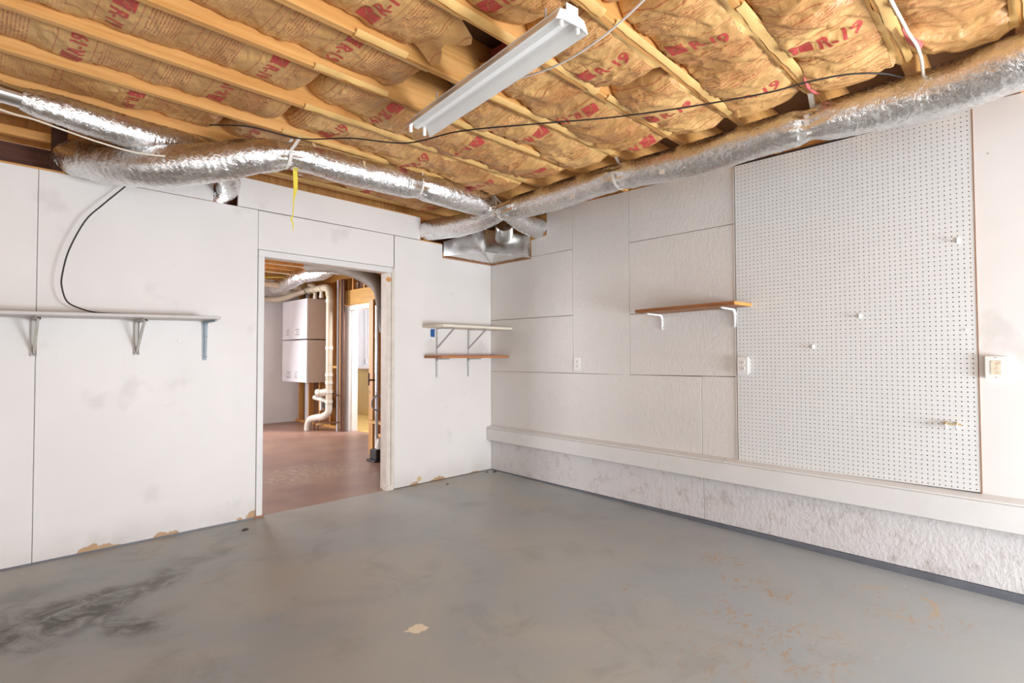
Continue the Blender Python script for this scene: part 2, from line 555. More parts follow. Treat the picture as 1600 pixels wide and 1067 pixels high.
# ================================================================== SETTING
# ---- floor
fb = MB()
fb.hexa([(-3.0, -3.2, fz(-3.2) - .12), (4.2, -3.2, fz(-3.2) - .12), (4.2, 4.115, -.12), (-3.0, 4.115, -.12),
         (-3.0, -3.2, fz(-3.2)), (4.2, -3.2, fz(-3.2)), (4.2, 4.115, 0), (-3.0, 4.115, 0)])
struct(fb.build('floor', M['floor']), 'grey painted concrete garage floor with oil and rust stains')
struct(box(-2.0, 8.0, 4.115, 10.2, -.12, 0.0).build('floor', M['redfloor']), 'worn red-brown painted floor beyond the doorway')

# ---- doorway wall
wb = MB()
wb.box(-3.0, 1.52, 4.106, 4.196, -.06, 2.20)
wb.box(2.68, 3.99, 4.106, 4.196, -.06, 2.12)
wb.box(1.52, 2.68, 4.106, 4.196, 1.95, 2.20)
wb.box(1.38, 2.96, 4.106, 4.125, 2.20, 2.45)
wallB = struct(wb.build('wall_back', M['gap']), 'doorway wall clad in white-painted plywood sheets')


def panel_y(poly, mat=None, thick=0.016, y=YB, name='panel', parent=None, bev=0.0018):
    return MB().prism([(x, y, z) for x, z in poly], (0, thick, 0)).build(name, mat or M['ply'], parent or wallB, bevel=bev)


g = 0.0012
panel_y([(-2.1, -.03), (-0.922, -.03), (-0.922, 2.246), (-2.1, 2.246)])
panel_y([(-0.918, -.03), (0.303 - g, -.03), (0.296 - g, 2.246), (-0.918, 2.246)])
panel_y([(0.303 + g, -.022), (1.514, 0.0), (1.514, 2.245), (0.296 + g, 2.246)])
panel_y([(1.514 + g * 2, 1.957), (2.680 - g, 1.957), (2.680 - g, 2.243), (1.514 + g * 2, 2.243)])
panel_y([(2.686 + g, 0.004), (XW, 0.004), (XW, 2.125), (3.225, 2.125), (3.225, 2.24), (2.686 + g, 2.243)])
panel_y([(0.55, 2.2495), (1.212, 2.2495), (1.212, 2.41), (0.55, 2.40)])
panel_y([(1.374, 2.2495), (2.966, 2.2475), (2.966, 2.455), (1.374, 2.464)])
# raw framing that shows above the sheets
box(-3.0, 1.215, 4.106, 4.196, 2.20, 2.262).build('top_plate', M['joist'], wallB, bevel=.003)
box(2.97, 3.23, 4.106, 4.196, 2.17, 2.255).build('top_plate', M['joist'], wallB, bevel=.003)
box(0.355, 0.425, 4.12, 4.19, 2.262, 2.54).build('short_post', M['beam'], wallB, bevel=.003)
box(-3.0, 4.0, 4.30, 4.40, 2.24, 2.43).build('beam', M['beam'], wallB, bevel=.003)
box(-3.0, 4.0, 4.20, 4.24, 2.445, 2.50).build('nailer', M['joist'], wallB, bevel=.003)
# round knot plug low on the sheet by the corner
pl = MB()
pl.tube([(2.958, 4.0905, 0.048), (2.958, 4.0885, 0.048)], 0.024, 18)
pl.build('knot_plug', M['tan'], wallB)

# ---- doorway 1 frame
d1 = thing('door_1', (2.09, 4.1, 0), 'cased opening without a door leaf in the white plywood wall', None)
struct(d1)
box(1.517, 1.562, 4.083, 4.10, 0.012, 1.905).build('casing', M['trim'], d1, bevel=.003)
box(1.517, 2.655, 4.082, 4.10, 1.905, 1.953).build('casing', M['trim'], d1, bevel=.003)
box(2.655, 2.685, 4.084, 4.104, 0.004, 1.953).build('casing', M['worn_trim'], d1, bevel=.003)
box(2.612, 2.654, 4.090, 4.19, 0.004, 1.905).build('jamb', M['worn_trim'], d1, bevel=.003)
box(1.520, 1.560, 4.102, 4.19, 0.004, 1.905).build('jamb', M['worn_trim'], d1, bevel=.003)
box(1.562, 2.612, 4.102, 4.19, 1.905, 1.945).build('head_jamb', M['worn_trim'], d1, bevel=.003)
box(1.505, 1.575, 4.084, 4.12, -0.004, 0.014).build('bare_foot', M['edgewood'], d1, bevel=.002)
box(2.608, 2.682, 4.080, 4.15, -0.004, 0.045).build('grimy_foot', M['worn_trim'], d1, bevel=.004)
kb = MB()
kb.tube([(2.628, 4.086, 1.845), (2.628, 4.10, 1.845)], 0.022, 14)
kb.build('knot', M['cutwood'], d1)

# ---- long wall with pegboard
wa = MB()
wa.box(XW + 0.016, XW + 0.12, -3.2, 4.2, -.3, 2.54)
wallA = struct(wa.build('wall_right', M['gap']), 'long wall of painted flake board with a sheet of pegboard')


def lowz(y):
    return -0.0775 * (YB - y) / 4.03 + 0.002


def panel_x(poly, mat=None, thick=0.016, x=XW, name='panel', bev=0.0018):
    return MB().prism([(x, y, z) for y, z in poly], (thick, 0, 0)).build(name, mat or M['flake'], wallA, bevel=bev)


def rect(y0, y1, z0, z1):
    return [(y0, z0), (y1, z0), (y1, z1), (y0, z1)]


panel_x(rect(1.813 + g, 4.09, .42, 1.010))
panel_x(rect(1.549, 1.813 - g, .40, 1.013), mat=M['flake'])
panel_x([(3.018 + g, 1.014), (4.09, 1.012), (4.09, 1.537), (3.018 + g, 1.533)])
panel_x([(2.427 + g, 1.010), (3.018 - g, 1.014), (3.018 - g, 2.54), (2.427 + g, 2.54)])
panel_x([(1.549, 1.018), (2.427 - g, 1.012), (2.427 - g, 1.508), (1.549, 1.508)])
panel_x([(1.549, 1.512), (2.427 - g, 1.512), (2.427 - g, 2.103), (1.549, 2.110)])
panel_x([(1.549, 2.114), (2.427 - g, 2.107), (2.427 - g, 2.54), (1.549, 2.54)])
panel_x([(3.018 + g, 1.537), (4.09, 1.541), (4.09, 2.125), (3.018 + g, 2.133)])
panel_x([(3.018 + g, 2.137), (3.525, 2.131), (3.525, 2.295), (3.325, 2.312), (3.325, 2.54), (3.018 + g, 2.54)])
# smooth painted sheets right of the pegboard
panel_x(rect(-0.98, 0.243, .38, 2.54), mat=M['ply'])
panel_x(rect(-3.0, -0.985, .36, 2.54), mat=M['ply'])
# low strip beneath the ledge
panel_x([(1.806 + g, lowz(1.806)), (4.09, lowz(4.09)), (4.09, .42), (1.806 + g, .41)], mat=M['flake_low'])
panel_x([(-0.6, lowz(-0.6)), (1.806 - g, lowz(1.806)), (1.806 - g, .40), (-0.6, .38)], mat=M['flake_low'])
panel_x([(-3.0, lowz(-3)), (-0.604, lowz(-0.6)), (-0.604, .38), (-3.0, .36)], mat=M['flake_low'])
box(XW + .010, XW + .0155, 3.30, 3.95, 2.10, 2.52).build('raw_framing', M['joist'], wallA)
# raw seam strip left of the pegboard
MB().box(XW - 0.004, XW + .001, 1.5425, 1.5475, .60, 1.02).build('raw_seam', M['edgewood'], wallA)
MB().box(XW - 0.006, XW + .001, 1.5485, 1.556, .44, 2.50).build('seam_caulk', M['white'], wallA)

# pegboard: every hole is a real hole
PX = XW - 0.010
pb = MB()
sp = 0.0262
ny, nz = 49, 80
y_hi, z_lo = 1.536, 0.425
vs, fs = [], []
oct_in = [(math.cos(2 * math.pi * (k + .5) / 8) * 0.0034, math.sin(2 * math.pi * (k + .5) / 8) * 0.0034) for k in range(8)]
h = sp / 2
outer = [(h, h * .42), (h * .42, h), (-h * .42, h), (-h, h * .42), (-h, -h * .42), (-h * .42, -h), (h * .42, -h), (h, -h * .42)]
corner = [(h, h), (-h, h), (-h, -h), (h, -h)]
for i in range(ny):
    for j in range(nz):
        cy = y_hi - h - i * sp
        cz = z_lo + h + j * sp
        b = len(vs)
        for (a, c_) in oct_in:
            vs.append((PX, cy + a, cz + c_))
        for (a, c_) in outer:
            vs.append((PX, cy + a, cz + c_))
        for (a, c_) in corner:
            vs.append((PX, cy + a, cz + c_))
        for (a, c_) in oct_in:
            vs.append((PX + 0.006, cy + a, cz + c_))
        for k in range(8):
            k2 = (k + 1) % 8
            fs.append((b + k, b + k2, b + 8 + k2, b + 8 + k))
            fs.append((b + k, b + 20 + k, b + 20 + k2, b + k2))
        fs += [(b + 8, b + 9, b + 16), (b + 10, b + 11, b + 17), (b + 12, b + 13, b + 18), (b + 14, b + 15, b + 19)]
pb.add(vs, fs)
y_lo = y_hi - ny * sp
z_hi = z_lo + nz * sp
for (a0, a1, c0, c1) in ((y_hi, y_hi + 0.006, z_lo, z_hi), (y_lo - 0.006, y_lo, z_lo, z_hi)):
    pb.box(PX, PX + .006, a0, a1, c0, c1)
pegb = pb.build('pegboard_sheet', M['peg'], wallA)
panel_x(rect(0.255, 1.535, .42, 2.54), mat=M['pegback'], thick=0.01, x=XW + 0.002, name='pegboard_backing', bev=0)
box(XW - .012, XW - .001, 0.2436, 0.2458, .42, 2.52).build('raw_edge', M['edgewood'], wallA)

# ---- ledge along the long wall
led = thing('trim_1', (3.83, 2.0, .38), 'white boxed ledge running low along the pegboard wall', None)
struct(led)


def lz(y, a, b):
    t = (4.09 - y) / 4.01
    return a + (b - a) * t


def ledge_piece(y0, y1, gap=0.0):
    m = MB()
    f = 3.798
    m.hexa([(f, y0, lz(y0, .312, .248)), (f + .022, y0, lz(y0, .312, .248)), (f + .022, y1, lz(y1, .312, .248)), (f, y1, lz(y1, .312, .248)),
            (f, y0, lz(y0, .428, .388)), (f + .022, y0, lz(y0, .428, .388)), (f + .022, y1, lz(y1, .428, .388)), (f, y1, lz(y1, .428, .388))])
    return m.build('face_board', M['trim'], led, bevel=.003)


ledge_piece(2.125, 4.088)
ledge_piece(-3.0, 2.121)
for y0, y1 in ((1.64, 4.088), (-3.0, 1.636)):
    m = MB()
    m.hexa([(3.800, y0, lz(y0, .430, .389)), (XW, y0, lz(y0, .442, .400)), (XW, y1, lz(y1, .442, .400)), (3.800, y1, lz(y1, .430, .389)),
            (3.800, y0, lz(y0, .442, .400)), (XW, y0, lz(y0, .460, .418)), (XW, y1, lz(y1, .460, .418)), (3.800, y1, lz(y1, .442, .400))])
    m.build('top_board', M['trim'], led, bevel=.002)
box(3.797, 3.80, 2.121, 2.125, .29, .41).build('joint_filler', M['white'], led)

# ---- footing at the foot of the long wall
fo = MB()
fo.hexa([(3.85, -3.0, fz(-3) - .02), (3.92, -3.0, fz(-3) - .02), (3.92, 4.09, -.02), (3.85, 4.09, -.02),
         (3.852, -3.0, lowz(-3) - .002), (3.92, -3.0, lowz(-3) - .002), (3.92, 4.09, .0), (3.852, 4.09, .0)])
struct(fo.build('baseboard_right', M['footing']), 'narrow blue-grey painted footing below the long wall')
fo = MB()
fo.hexa([(-3.0, 4.083, -.03), (1.51, 4.083, -.01), (1.51, 4.10, -.01), (-3.0, 4.10, -.03),
         (-3.0, 4.083, .008), (1.51, 4.087, .008), (1.51, 4.10, .008), (-3.0, 4.10, .008)])
struct(fo.build('baseboard_back', M['footing']), 'thin dark painted strip at the foot of the doorway wall')

# ---- rest of the garage, behind the camera
struct(box(-3.05, -2.95, -3.2, 4.2, -.3, 2.56).build('wall_left', M['ply']), 'white plywood side wall behind the camera')
bw = MB()
bw.box(-3.0, 1.2, -3.3, -3.2, -.3, 2.56)
bw.box(3.75, 3.9, -3.3, -3.2, -.3, 2.56)
bw.box(1.2, 3.75, -3.3, -3.2, 1.7, 2.56)
struct(bw.build('wall_front', M['ply']), 'garage front wall with a wide low opening')

# ---- ceiling: subfloor and joists
ceil = struct(box(-3.0, 7.9, -3.2, 10.2, 2.80, 2.84).build('ceiling', M['deck']), 'subfloor seen between open pine joists')
YJ = [-2.85, -2.44, -2.03, -1.62, -1.21, -0.80, -0.39, 0.03, 0.43, 0.835, 1.25, 1.64, 2.07, 2.45, 2.88, 3.30, 3.72, 4.13]
for yj in YJ:
    box(-2.95, 3.98, yj - .019, yj + .019, ZJ, 2.80).build('joist', M['joist'], ceil, bevel=.002)
yy = 4.55
while yy < 10.0:
    box(-2.0, 4.35, yy - .019, yy + .019, 2.50, 2.80).build('joist', M['stud'], ceil, bevel=.002)
    yy += 0.41
box(3.895, 3.94, -3.0, 4.19, 2.542, 2.80).build('rim_joist', M['joist'], ceil, bevel=.002)

# ================================================================== INSULATION BATTS
BAYS = {}


def fbm(x, y, s, seed):
    return noise.noise((x * s, y * s, seed))


def batt_height(x, y, ya, yb, x0, x1, seed):
    t = (y - (ya + yb) / 2) / ((yb - ya) / 2)
    t = max(-1, min(1, t))
    k = min(1, max(0, (x - 1.3) / 1.2))
    if ya < 0.5:
        k = 1
    rise = 0.060 * (1 - k) + 0.022 * k
    bow = (0.026 + 0.014 * k) * (1 - t * t)
    z = ZJ + rise - bow
    # paper folds: ridged noise, stretched across the batt
    wx = x + 0.06 * noise.noise((x * 3, y * 5, seed + 3))
    n1 = noise.noise((wx * 4.2, y * 2.2, seed))
    n2 = 1 - abs(noise.noise((wx * 9.0, y * 3.2, seed + 9))) * 2
    n3 = 1 - abs(noise.noise((wx * 19.0 + y * 4, y * 9.0, seed + 17))) * 2
    amp = (0.55 + 0.75 * k)
    z += amp * (0.018 * n1 - 0.013 * n2 * max(0, n2) - 0.008 * n3 * max(0, n3))
    n4 = noise.noise((wx * 2.6 + 40, y * 1.2, seed + 31))
    z += 0.009 * amp * (math.tanh(n4 * 18))
    n5 = noise.noise((wx * 5.1 + y * 3.3 + 12, y * 2.1, seed + 57))
    z += 0.007 * amp * (math.tanh(n5 * 22))
    z = max(z, ZJ - 0.045)
    # ends roll up
    for d in (x - x0, x1 - x):
        if d < 0.10:
            q = 1 - max(0, d) / 0.10
            z += 0.11 * (1 - math.sqrt(max(0, 1 - q * q)))
    # edges turn up the joists
    e = 1 - abs(t)
    if e < 0.10:
        z += 0.018 * (1 - e / 0.10) ** 2
    return z


def raster_text(txt, height, cell):
    cu = bpy.data.curves.new('t', 'FONT')
    cu.body = txt
    cu.size = 1.0
    cu.offset = 0.012
    cu.extrude = 0
    ob = bpy.data.objects.new('t', cu)
    COL.objects.link(ob)
    bpy.context.view_layer.update()
    me = bpy.data.meshes.new_from_object(ob.evaluated_get(bpy.context.evaluated_depsgraph_get()))
    me.calc_loop_triangles()
    P = np.array([v.co[:2] for v in me.vertices])
    T = np.array([t.vertices[:] for t in me.loop_triangles])
    mn, mx = P.min(0), P.max(0)
    s = height / (mx[1] - mn[1])
    P = (P - mn) * s
    W, H = (mx - mn) * s
    cells = []
    nx, nyy = int(W / cell) + 1, int(H / cell) + 1
    for i in range(nx):
        for j in range(nyy):
            p = np.array([(i + .5) * cell, (j + .5) * cell])
            a, b, c = P[T[:, 0]], P[T[:, 1]], P[T[:, 2]]
            d1 = (p[0] - b[:, 0]) * (a[:, 1] - b[:, 1]) - (a[:, 0] - b[:, 0]) * (p[1] - b[:, 1])
            d2 = (p[0] - c[:, 0]) * (b[:, 1] - c[:, 1]) - (b[:, 0] - c[:, 0]) * (p[1] - c[:, 1])
            d3 = (p[0] - a[:, 0]) * (c[:, 1] - a[:, 1]) - (c[:, 0] - a[:, 0]) * (p[1] - a[:, 1])
            neg = (d1 < 0) | (d2 < 0) | (d3 < 0)
            pos = (d1 > 0) | (d2 > 0) | (d3 > 0)
            if (~(neg & pos)).any():
                cells.append((i * cell, j * cell))
    ex = {(round(a / cell), round(b / cell)) for a, b in cells}
    cells = [(a * cell, b * cell) for a, b in sorted(ex | {(a + 1, b) for a, b in ex})]
    bpy.data.objects.remove(ob)
    bpy.data.curves.remove(cu)
    return cells, W, H


CELL = 0.0028
R19, TW, TH = raster_text('R-19', 0.062, CELL)
sx_ = 0.165 / TW
# the square emblem left of the rating: solid block with a pale arc and bar lines
EMB = []
for i in range(int(0.085 / CELL)):
    for j in range(int(0.078 / CELL)):
        u_, v_ = i * CELL / 0.085, j * CELL / 0.078
        rr = math.hypot(u_ - 1.0, v_ - 0.1)
        if abs(rr - 0.72) < 0.028 or abs(v_ - 0.42) < 0.02 and u_ > 0.45:
            continue
        EMB.append((i * CELL, j * CELL))


def make_batt(ya, yb, x0, x1, seed, phase, flip, label, prints=True, holes=(), flange=True):
    ya += 0.020
    yb -= 0.020
    nxs = max(8, int((x1 - x0) / 0.009))
    nys = 34
    Z = np.zeros((nxs + 1, nys + 1))
    X = np.linspace(x0, x1, nxs + 1)
    Y = np.linspace(ya, yb, nys + 1)
    vs, fs = [], []
    for i in range(nxs + 1):
        for j in range(nys + 1):
            # gathered edge outline at both ends
            xx = X[i]
            if i in (0, nxs):
                xx += 0.02 * noise.noise((Y[j] * 9, seed, 4.0))
            Z[i, j] = batt_height(X[i], Y[j], ya, yb, x0, x1, seed)
            vs.append((xx, Y[j], Z[i, j]))
    for i in range(nxs):
        for j in range(nys):
            a = i * (nys + 1) + j
            fs.append((a, a + 1, a + nys + 2, a + nys + 1))
    o = MB().add(vs, fs)
    root = o.build('insulation_batt', M['kraft'], smooth=True)
    root['phase'] = float(phase)
    tag(root, label, 'insulation', 'kraft-faced insulation batts between the joists')

    def zat(x, y):
        fx = min(max((x - x0) / (x1 - x0) * nxs, 0), nxs - 1e-6)
        fy = min(max((y - ya) / (yb - ya) * nys, 0), nys - 1e-6)
        i, j = int(fx), int(fy)
        a, b = fx - i, fy - j
        return (Z[i, j] * (1 - a) * (1 - b) + Z[i + 1, j] * a * (1 - b) + Z[i, j + 1] * (1 - a) * b + Z[i + 1, j + 1] * a * b)
    # body of the batt above the paper
    b = MB()
    b.box(x0 + .09, x1 - .09, ya + .006, yb - .006, 2.655, 2.78)
    b.build('fibre_core', M['pink'], root)
    if prints:
        p = phase
        while p < x0 + 0.1:
            p += 0.61
        while p < x1 - 0.10:
            cy = (ya + yb) / 2
            for cells, off, sc, nm in ((EMB, -0.145, 1.0, 'printed_emblem'), (R19, -0.036, sx_, 'printed_rating')):
                mm = MB()
                vv, ff = [], []
                for (a, c_) in cells:
                    q = []
                    for (da, dc) in ((0, 0), (CELL, 0), (CELL, CELL), (0, CELL)):
                        lx, ly = off + (a + da) * sc, (c_ + dc) - 0.034
                        if flip > 0:
                            wx_, wy_ = p - ly, cy - lx
                        else:
                            wx_, wy_ = p + ly, cy + lx
                        q.append((wx_, wy_, zat(wx_, wy_) - 0.0016))
                    k = len(vv)
                    vv += q
                    ff.append((k, k + 1, k + 2, k + 3))
                mm.add(vv, ff)
                mm.build(nm, M['red'], root)
            p += 0.61
    if flange:
        for side, yj in ((-1, ya - .020), (1, yb + .020)):
            xs = max(x0, 1.15 if yj > 1.0 else x0)
            if x1 - xs < 0.3:
                continue
            vv, ff = [], []
            n_ = int((x1 - 0.05 - xs) / 0.02)
            for i in range(n_ + 1):
                x = xs + i * 0.02
                w = 0.012 + 0.020 * noise.noise((x * 2.3, yj * 3, seed + side)) + 0.008 * noise.noise((x * 13, yj * 5, seed + side))
                w = max(-0.016, min(0.030, w))
                yi = yj - side * 0.0215
                y2 = yj - side * (0.018 - w) if w > -0.015 else yi
                zz = 0.0015 + 0.004 * abs(noise.noise((x * 8, yj, seed)))
                vv += [(x, yi - side * 0.014, min(zat(x, yi - side * .014) - .002, ZJ + .012)), (x, yi, ZJ - 0.001 - zz), (x, y2, ZJ - 0.002 - zz * 1.6)]
                if i:
                    k = len(vv) - 6
                    ff += [(k, k + 3, k + 4, k + 1), (k + 1, k + 4, k + 5, k + 2)]
            MB().add(vv, ff).build('stapling_flange', M['flange'], root, smooth=True)
    return root, zat


bays = [
    # ya, yb, [(x0,x1)], phase, flip, name of the bay
    (3.72, 4.10, [(1.42, 3.13)], 1.73, 1, 'bay closest to the doorway wall'),
    (3.30, 3.72, [(-1.0, 1.10), (1.12, 3.13)], 0.63, -1, 'first bay before the left duct'),
    (2.88, 3.30, [(-1.0, 1.33), (1.35, 3.13)], 0.34, 1, 'second full bay from the doorway wall'),
    (2.45, 2.88, [(-1.0, 1.28), (1.30, 3.13)], 0.43, -1, 'third full bay from the doorway wall'),
    (2.07, 2.45, [(-0.4, 1.60), (1.95, 3.13)], 0.60, -1, 'fourth full bay from the doorway wall'),
    (1.64, 2.07, [(-0.2, 1.46), (1.84, 3.13)], 0.55, 1, 'bay over the far light end'),
    (1.25, 1.64, [(0.2, 1.72), (1.74, 2.36), (2.385, 3.13)], 0.85, 1, 'bay crossed by the light middle'),
    (0.835, 1.25, [(0.6, 1.85), (1.87, 3.13)], 0.38, 1, 'bay over the near light end'),
    (0.43, 0.835, [(1.0, 2.10), (2.12, 3.13)], 0.74, 1, 'wrinkled bay between light and pegboard'),
    (0.03, 0.43, [(1.0, 2.30), (2.33, 3.13)], 0.56, 1, 'bay left of the thick white cable'),
    (-0.39, 0.03, [(1.4, 3.13)], 0.80, 1, 'last bay at the upper right corner'),
]
where = {1: ['whole length'], 2: ['left part', 'end by the long duct'], 3: ['left part', 'middle part', 'end by the long duct']}
seed = 3
for ya, yb, segs, ph, fl, nm in bays:
    for k, (x0, x1) in enumerate(segs):
        seed += 7
        fl2 = fl
        if ya == 1.64 and k == 1:
            fl2 = -1
        r_, zat_ = make_batt(ya, yb, x0, x1, seed, ph + (0.03 if k else 0), fl2, 'insulation batt in the %s, %s' % (nm, where[len(segs)][k]))
        if ya == 0.43 and k == 1:
            hx = MB()
            hx.tube([(2.86, .80, 2.525), (2.95, .81, 2.516), (3.05, .81, 2.522), (3.12, .80, 2.53)], [.004, .010, .009, .003], 8)
            hx.build('exposed_fibre', M['pink'], r_, smooth=True)
        if ya == 0.03 and k == 1:
            hx = MB()
            hx.tube([(2.72, .385, 2.524), (2.80, .37, 2.508), (2.88, .35, 2.506), (2.97, .36, 2.520)], [.004, .013, .016, .004], 10)
            hx.build('exposed_fibre', M['pink'], r_, smooth=True)
        if ya == 3.30 and k == 1:
            hx = MB()
            hx.tube([(2.50, 3.335, 2.54), (2.65, 3.345, 2.525), (2.85, 3.35, 2.52), (3.05, 3.35, 2.53)], [.005, .018, .022, .008], 10)
            hx.build('exposed_fibre', M['pink'], r_, smooth=True)

# torn flaps of paper round the dark gap beside the light
fl = thing('torn_paper_flap', (1.50, 1.9, 2.56), 'torn flap of brown kraft paper hanging beside the dark gap', 'paper')
flm = MB()
vv, ff = [], []
for i in range(9):
    for j in range(9):
        u_, v_ = i / 8, j / 8
        x = 1.36 + 0.14 * u_ + 0.03 * math.sin(v_ * 9)
        y = 1.70 + 0.30 * v_
        z = 2.575 - 0.045 * u_ ** 2 + 0.012 * math.sin(v_ * 7 + u_ * 4)
        vv.append((x, y, z))
for i in range(8):
    for j in range(8):
        a = i * 9 + j
        ff.append((a, a + 1, a + 10, a + 9))
flm.add(vv, ff).build('paper', M['kraft'], fl, smooth=True)
vent = MB()
vent.tube([(1.87, 2.24, 2.78), (1.87, 2.24, 2.66)], .036, 18)
vent.tube([(1.87, 2.24, 2.68), (1.87, 2.24, 2.655)], .042, 18)
tag(vent.build('vent_pipe', M['black'], smooth=True), 'black pipe end showing in the dark ceiling gap beside the light', 'pipe')


# ================================================================== DUCTS
def duct_mesh(pts, seed, cinch=(), n=40, step=0.0055, wr=1.0, coil=0.03):
    """pts: (x, y, z, radius)"""
    raw = smoothpath(pts, 24)
    # resample by length
    out = [raw[0]]
    acc = 0
    for a, b in zip(raw[:-1], raw[1:]):
        L = np.linalg.norm(b[:3] - a[:3])
        acc += L
        if acc >= step:
            out.append(b)
            acc = 0
    path = out
    vs, fs = [], []
    a = None
    s_len = 0
    for i, p in enumerate(path):
        P = Vector(p[:3])
        t = (Vector(path[min(i + 1, len(path) - 1)][:3]) - Vector(path[max(i - 1, 0)][:3])).normalized()
        if a is None:
            a = Vector((0, 0, 1))
        a = (a - t * a.dot(t)).normalized()
        b = t.cross(a)
        if i:
            s_len += (P - Vector(path[i - 1][:3])).length
        pin, pl_ = 1.0, 0.0
        for (c, depth, wid) in cinch:
            d = (P - Vector(c)).length
            q = math.exp(-(d / wid) ** 2)
            pin -= depth * q
            pl_ = max(pl_, math.exp(-(d / (wid * 2.2)) ** 2))
        for k in range(n):
            th = 2 * math.pi * k / n
            d = a * math.cos(th) + b * math.sin(th)
            r = p[3] * pin
            ct, st = math.cos(th), math.sin(th)
            w = noise.noise((s_len * 62, ct * 1.9 + seed, st * 1.9))
            w2 = 1 - 2 * abs(noise.noise((s_len * 30 + ct * .6, ct * 2.6 + seed, st * 2.6 + 5)))
            w3 = noise.noise((s_len * 5, ct * 1.2 + seed, st * 1.2 + 9))
            env = 0.35 + 0.9 * max(0, 0.5 + noise.noise((s_len * 4, ct + seed, st + 3)))
            r += wr * (env * (0.0016 * w + 0.0030 * w2 * abs(w2)) + 0.006 * w3)
            r += 0.0006 * math.cos(2 * math.pi * s_len / coil)
            r += pl_ * 0.007 * math.cos(th * 9 + 2 * noise.noise((s_len * 9, seed, 0)))
            sag = 1.0
            vs.append(P + d * r * sag)
    for i in range(len(path) - 1):
        for k in range(n):
            fs.append((i * n + k, i * n + (k + 1) % n, (i + 1) * n + (k + 1) % n, (i + 1) * n + k))
    fs.append(tuple(range(n))[::-1])
    fs.append(tuple(range((len(path) - 1) * n, len(path) * n)))
    return MB().add(vs, fs)


def strap(parent, top1, top2, c, r, axis, w=0.018, name='hanger_strap', mat=None):
    """a strap from the joist down round the duct and back up"""
    ax = Vector(axis).normalized()
    c = Vector(c)
    side = Vector((0, 0, 1)).cross(ax).normalized()
    pts = [Vector(top1)]
    for k in range(13):
        th = math.pi * (1.06 - 1.12 * k / 12)
        pts.append(c + side * math.cos(th) * r - Vector((0, 0, 1)) * math.sin(th) * r)
    pts.append(Vector(top2))
    m = MB()
    m.ribbon(pts, w, 0.0022, ax)
    return m.build(name, mat or M['strap'], parent, smooth=False)


# --- long duct below the pegboard wall
A = thing('flexible_duct', (3.2, 1.0, 2.4), 'silver foil flexible duct running the length of the pegboard wall', 'duct')
ptsA = [(3.07, -1.2, 2.42, .112), (3.10, -0.4, 2.425, .113), (3.13, 0.04, 2.408, .118), (3.19, 0.26, 2.402, .118), (3.20, 0.52, 2.402, .112), (3.17, 0.855, 2.405, .096),
        (3.20, 1.15, 2.412, .102), (3.24, 1.55, 2.412, .106), (3.22, 2.09, 2.425, .094), (3.25, 2.70, 2.42, .101), (3.22, 3.02, 2.40, .096),
        (3.12, 3.16, 2.365, .074), (3.09, 3.38, 2.335, .088), (3.06, 3.66, 2.32, .094), (3.05, 3.92, 2.335, .094), (3.05, 4.28, 2.36, .094)]
duct_mesh(ptsA, 1.3, [((3.17, .855, 2.415), .22, .05), ((3.22, 2.09, 2.425), .14, .05), ((3.12, 3.16, 2.365), .22, .06)]).build('foil_jacket', M['foil'], A, smooth=True)
strap(A, (3.085, .835, 2.548), (3.25, .835, 2.54), (3.17, .855, 2.415), .080, (0, 1, 0), w=.026)
strap(A, (3.13, 2.07, 2.548), (3.30, 2.07, 2.54), (3.22, 2.09, 2.425), .088, (0, 1, 0), w=.020)
strap(A, (3.13, 3.30, 2.548), (3.18, 3.30, 2.54), (3.12, 3.16, 2.36), .066, (0.15, 1, 0), w=.020)
for (y, x) in ((1.72, 3.19), (2.45, 3.20)):
    q = MB()
    q.box(x - .052, x - .05, y - .018, y + .018, 2.335, 2.365)
    q.build('tape_tab', M['strap'], A)

# --- left duct along the doorway wall
B = thing('flexible_duct', (1.8, 3.4, 2.4), 'silver foil flexible duct hung along the doorway wall above the opening', 'duct')
ptsB = [(.43, 4.60, 2.36, .100), (.45, 4.27, 2.365, .102), (.475, 4.02, 2.335, .106), (.56, 3.82, 2.275, .112), (.74, 3.64, 2.255, .115), (.92, 3.52, 2.285, .115), (1.07, 3.44, 2.325, .112), (1.22, 3.36, 2.375, .103),
        (1.40, 3.32, 2.415, .086), (1.58, 3.30, 2.425, .092), (1.80, 3.30, 2.42, .099), (2.18, 3.28, 2.425, .102), (2.36, 3.28, 2.43, .092), (2.62, 3.28, 2.43, .102),
        (2.95, 3.30, 2.435, .102), (3.16, 3.345, 2.455, .078), (3.42, 3.38, 2.45, .084), (3.70, 3.415, 2.405, .099), (4.02, 3.43, 2.40, .103)]
duct_mesh(ptsB, 7.7, [((1.40, 3.32, 2.415), .20, .05), ((2.36, 3.28, 2.43), .16, .05)]).build('foil_jacket', M['foil'], B, smooth=True)
strap(B, (1.47, 3.285, 2.548), (1.44, 3.35, 2.54), (1.39, 3.32, 2.41), .080, (1, 0, 0), w=.020)
strap(B, (2.40, 3.285, 2.548), (2.38, 3.34, 2.54), (2.345, 3.28, 2.43), .085, (1, 0, 0), w=.016)
strap(B, (2.22, 3.25, 2.53), (2.22, 3.33, 2.53), (2.20, 3.28, 2.425), .1045, (1, 0.1, 0), w=.007, name='wire_tie', mat=M['greysteel'])
q = MB()
q.ribbon([(1.520, 3.222, 2.500), (1.527, 3.212, 2.475)], .02, .0015, (1, 0, 0))
q.build('tape_tab', M['tan'], B)
q = MB()
q.ribbon([(1.86, 3.199, 2.470), (1.862, 3.191, 2.425)], .016, .0015, (1, 0, 0))
q.build('tape_tab', M['tan'], B)

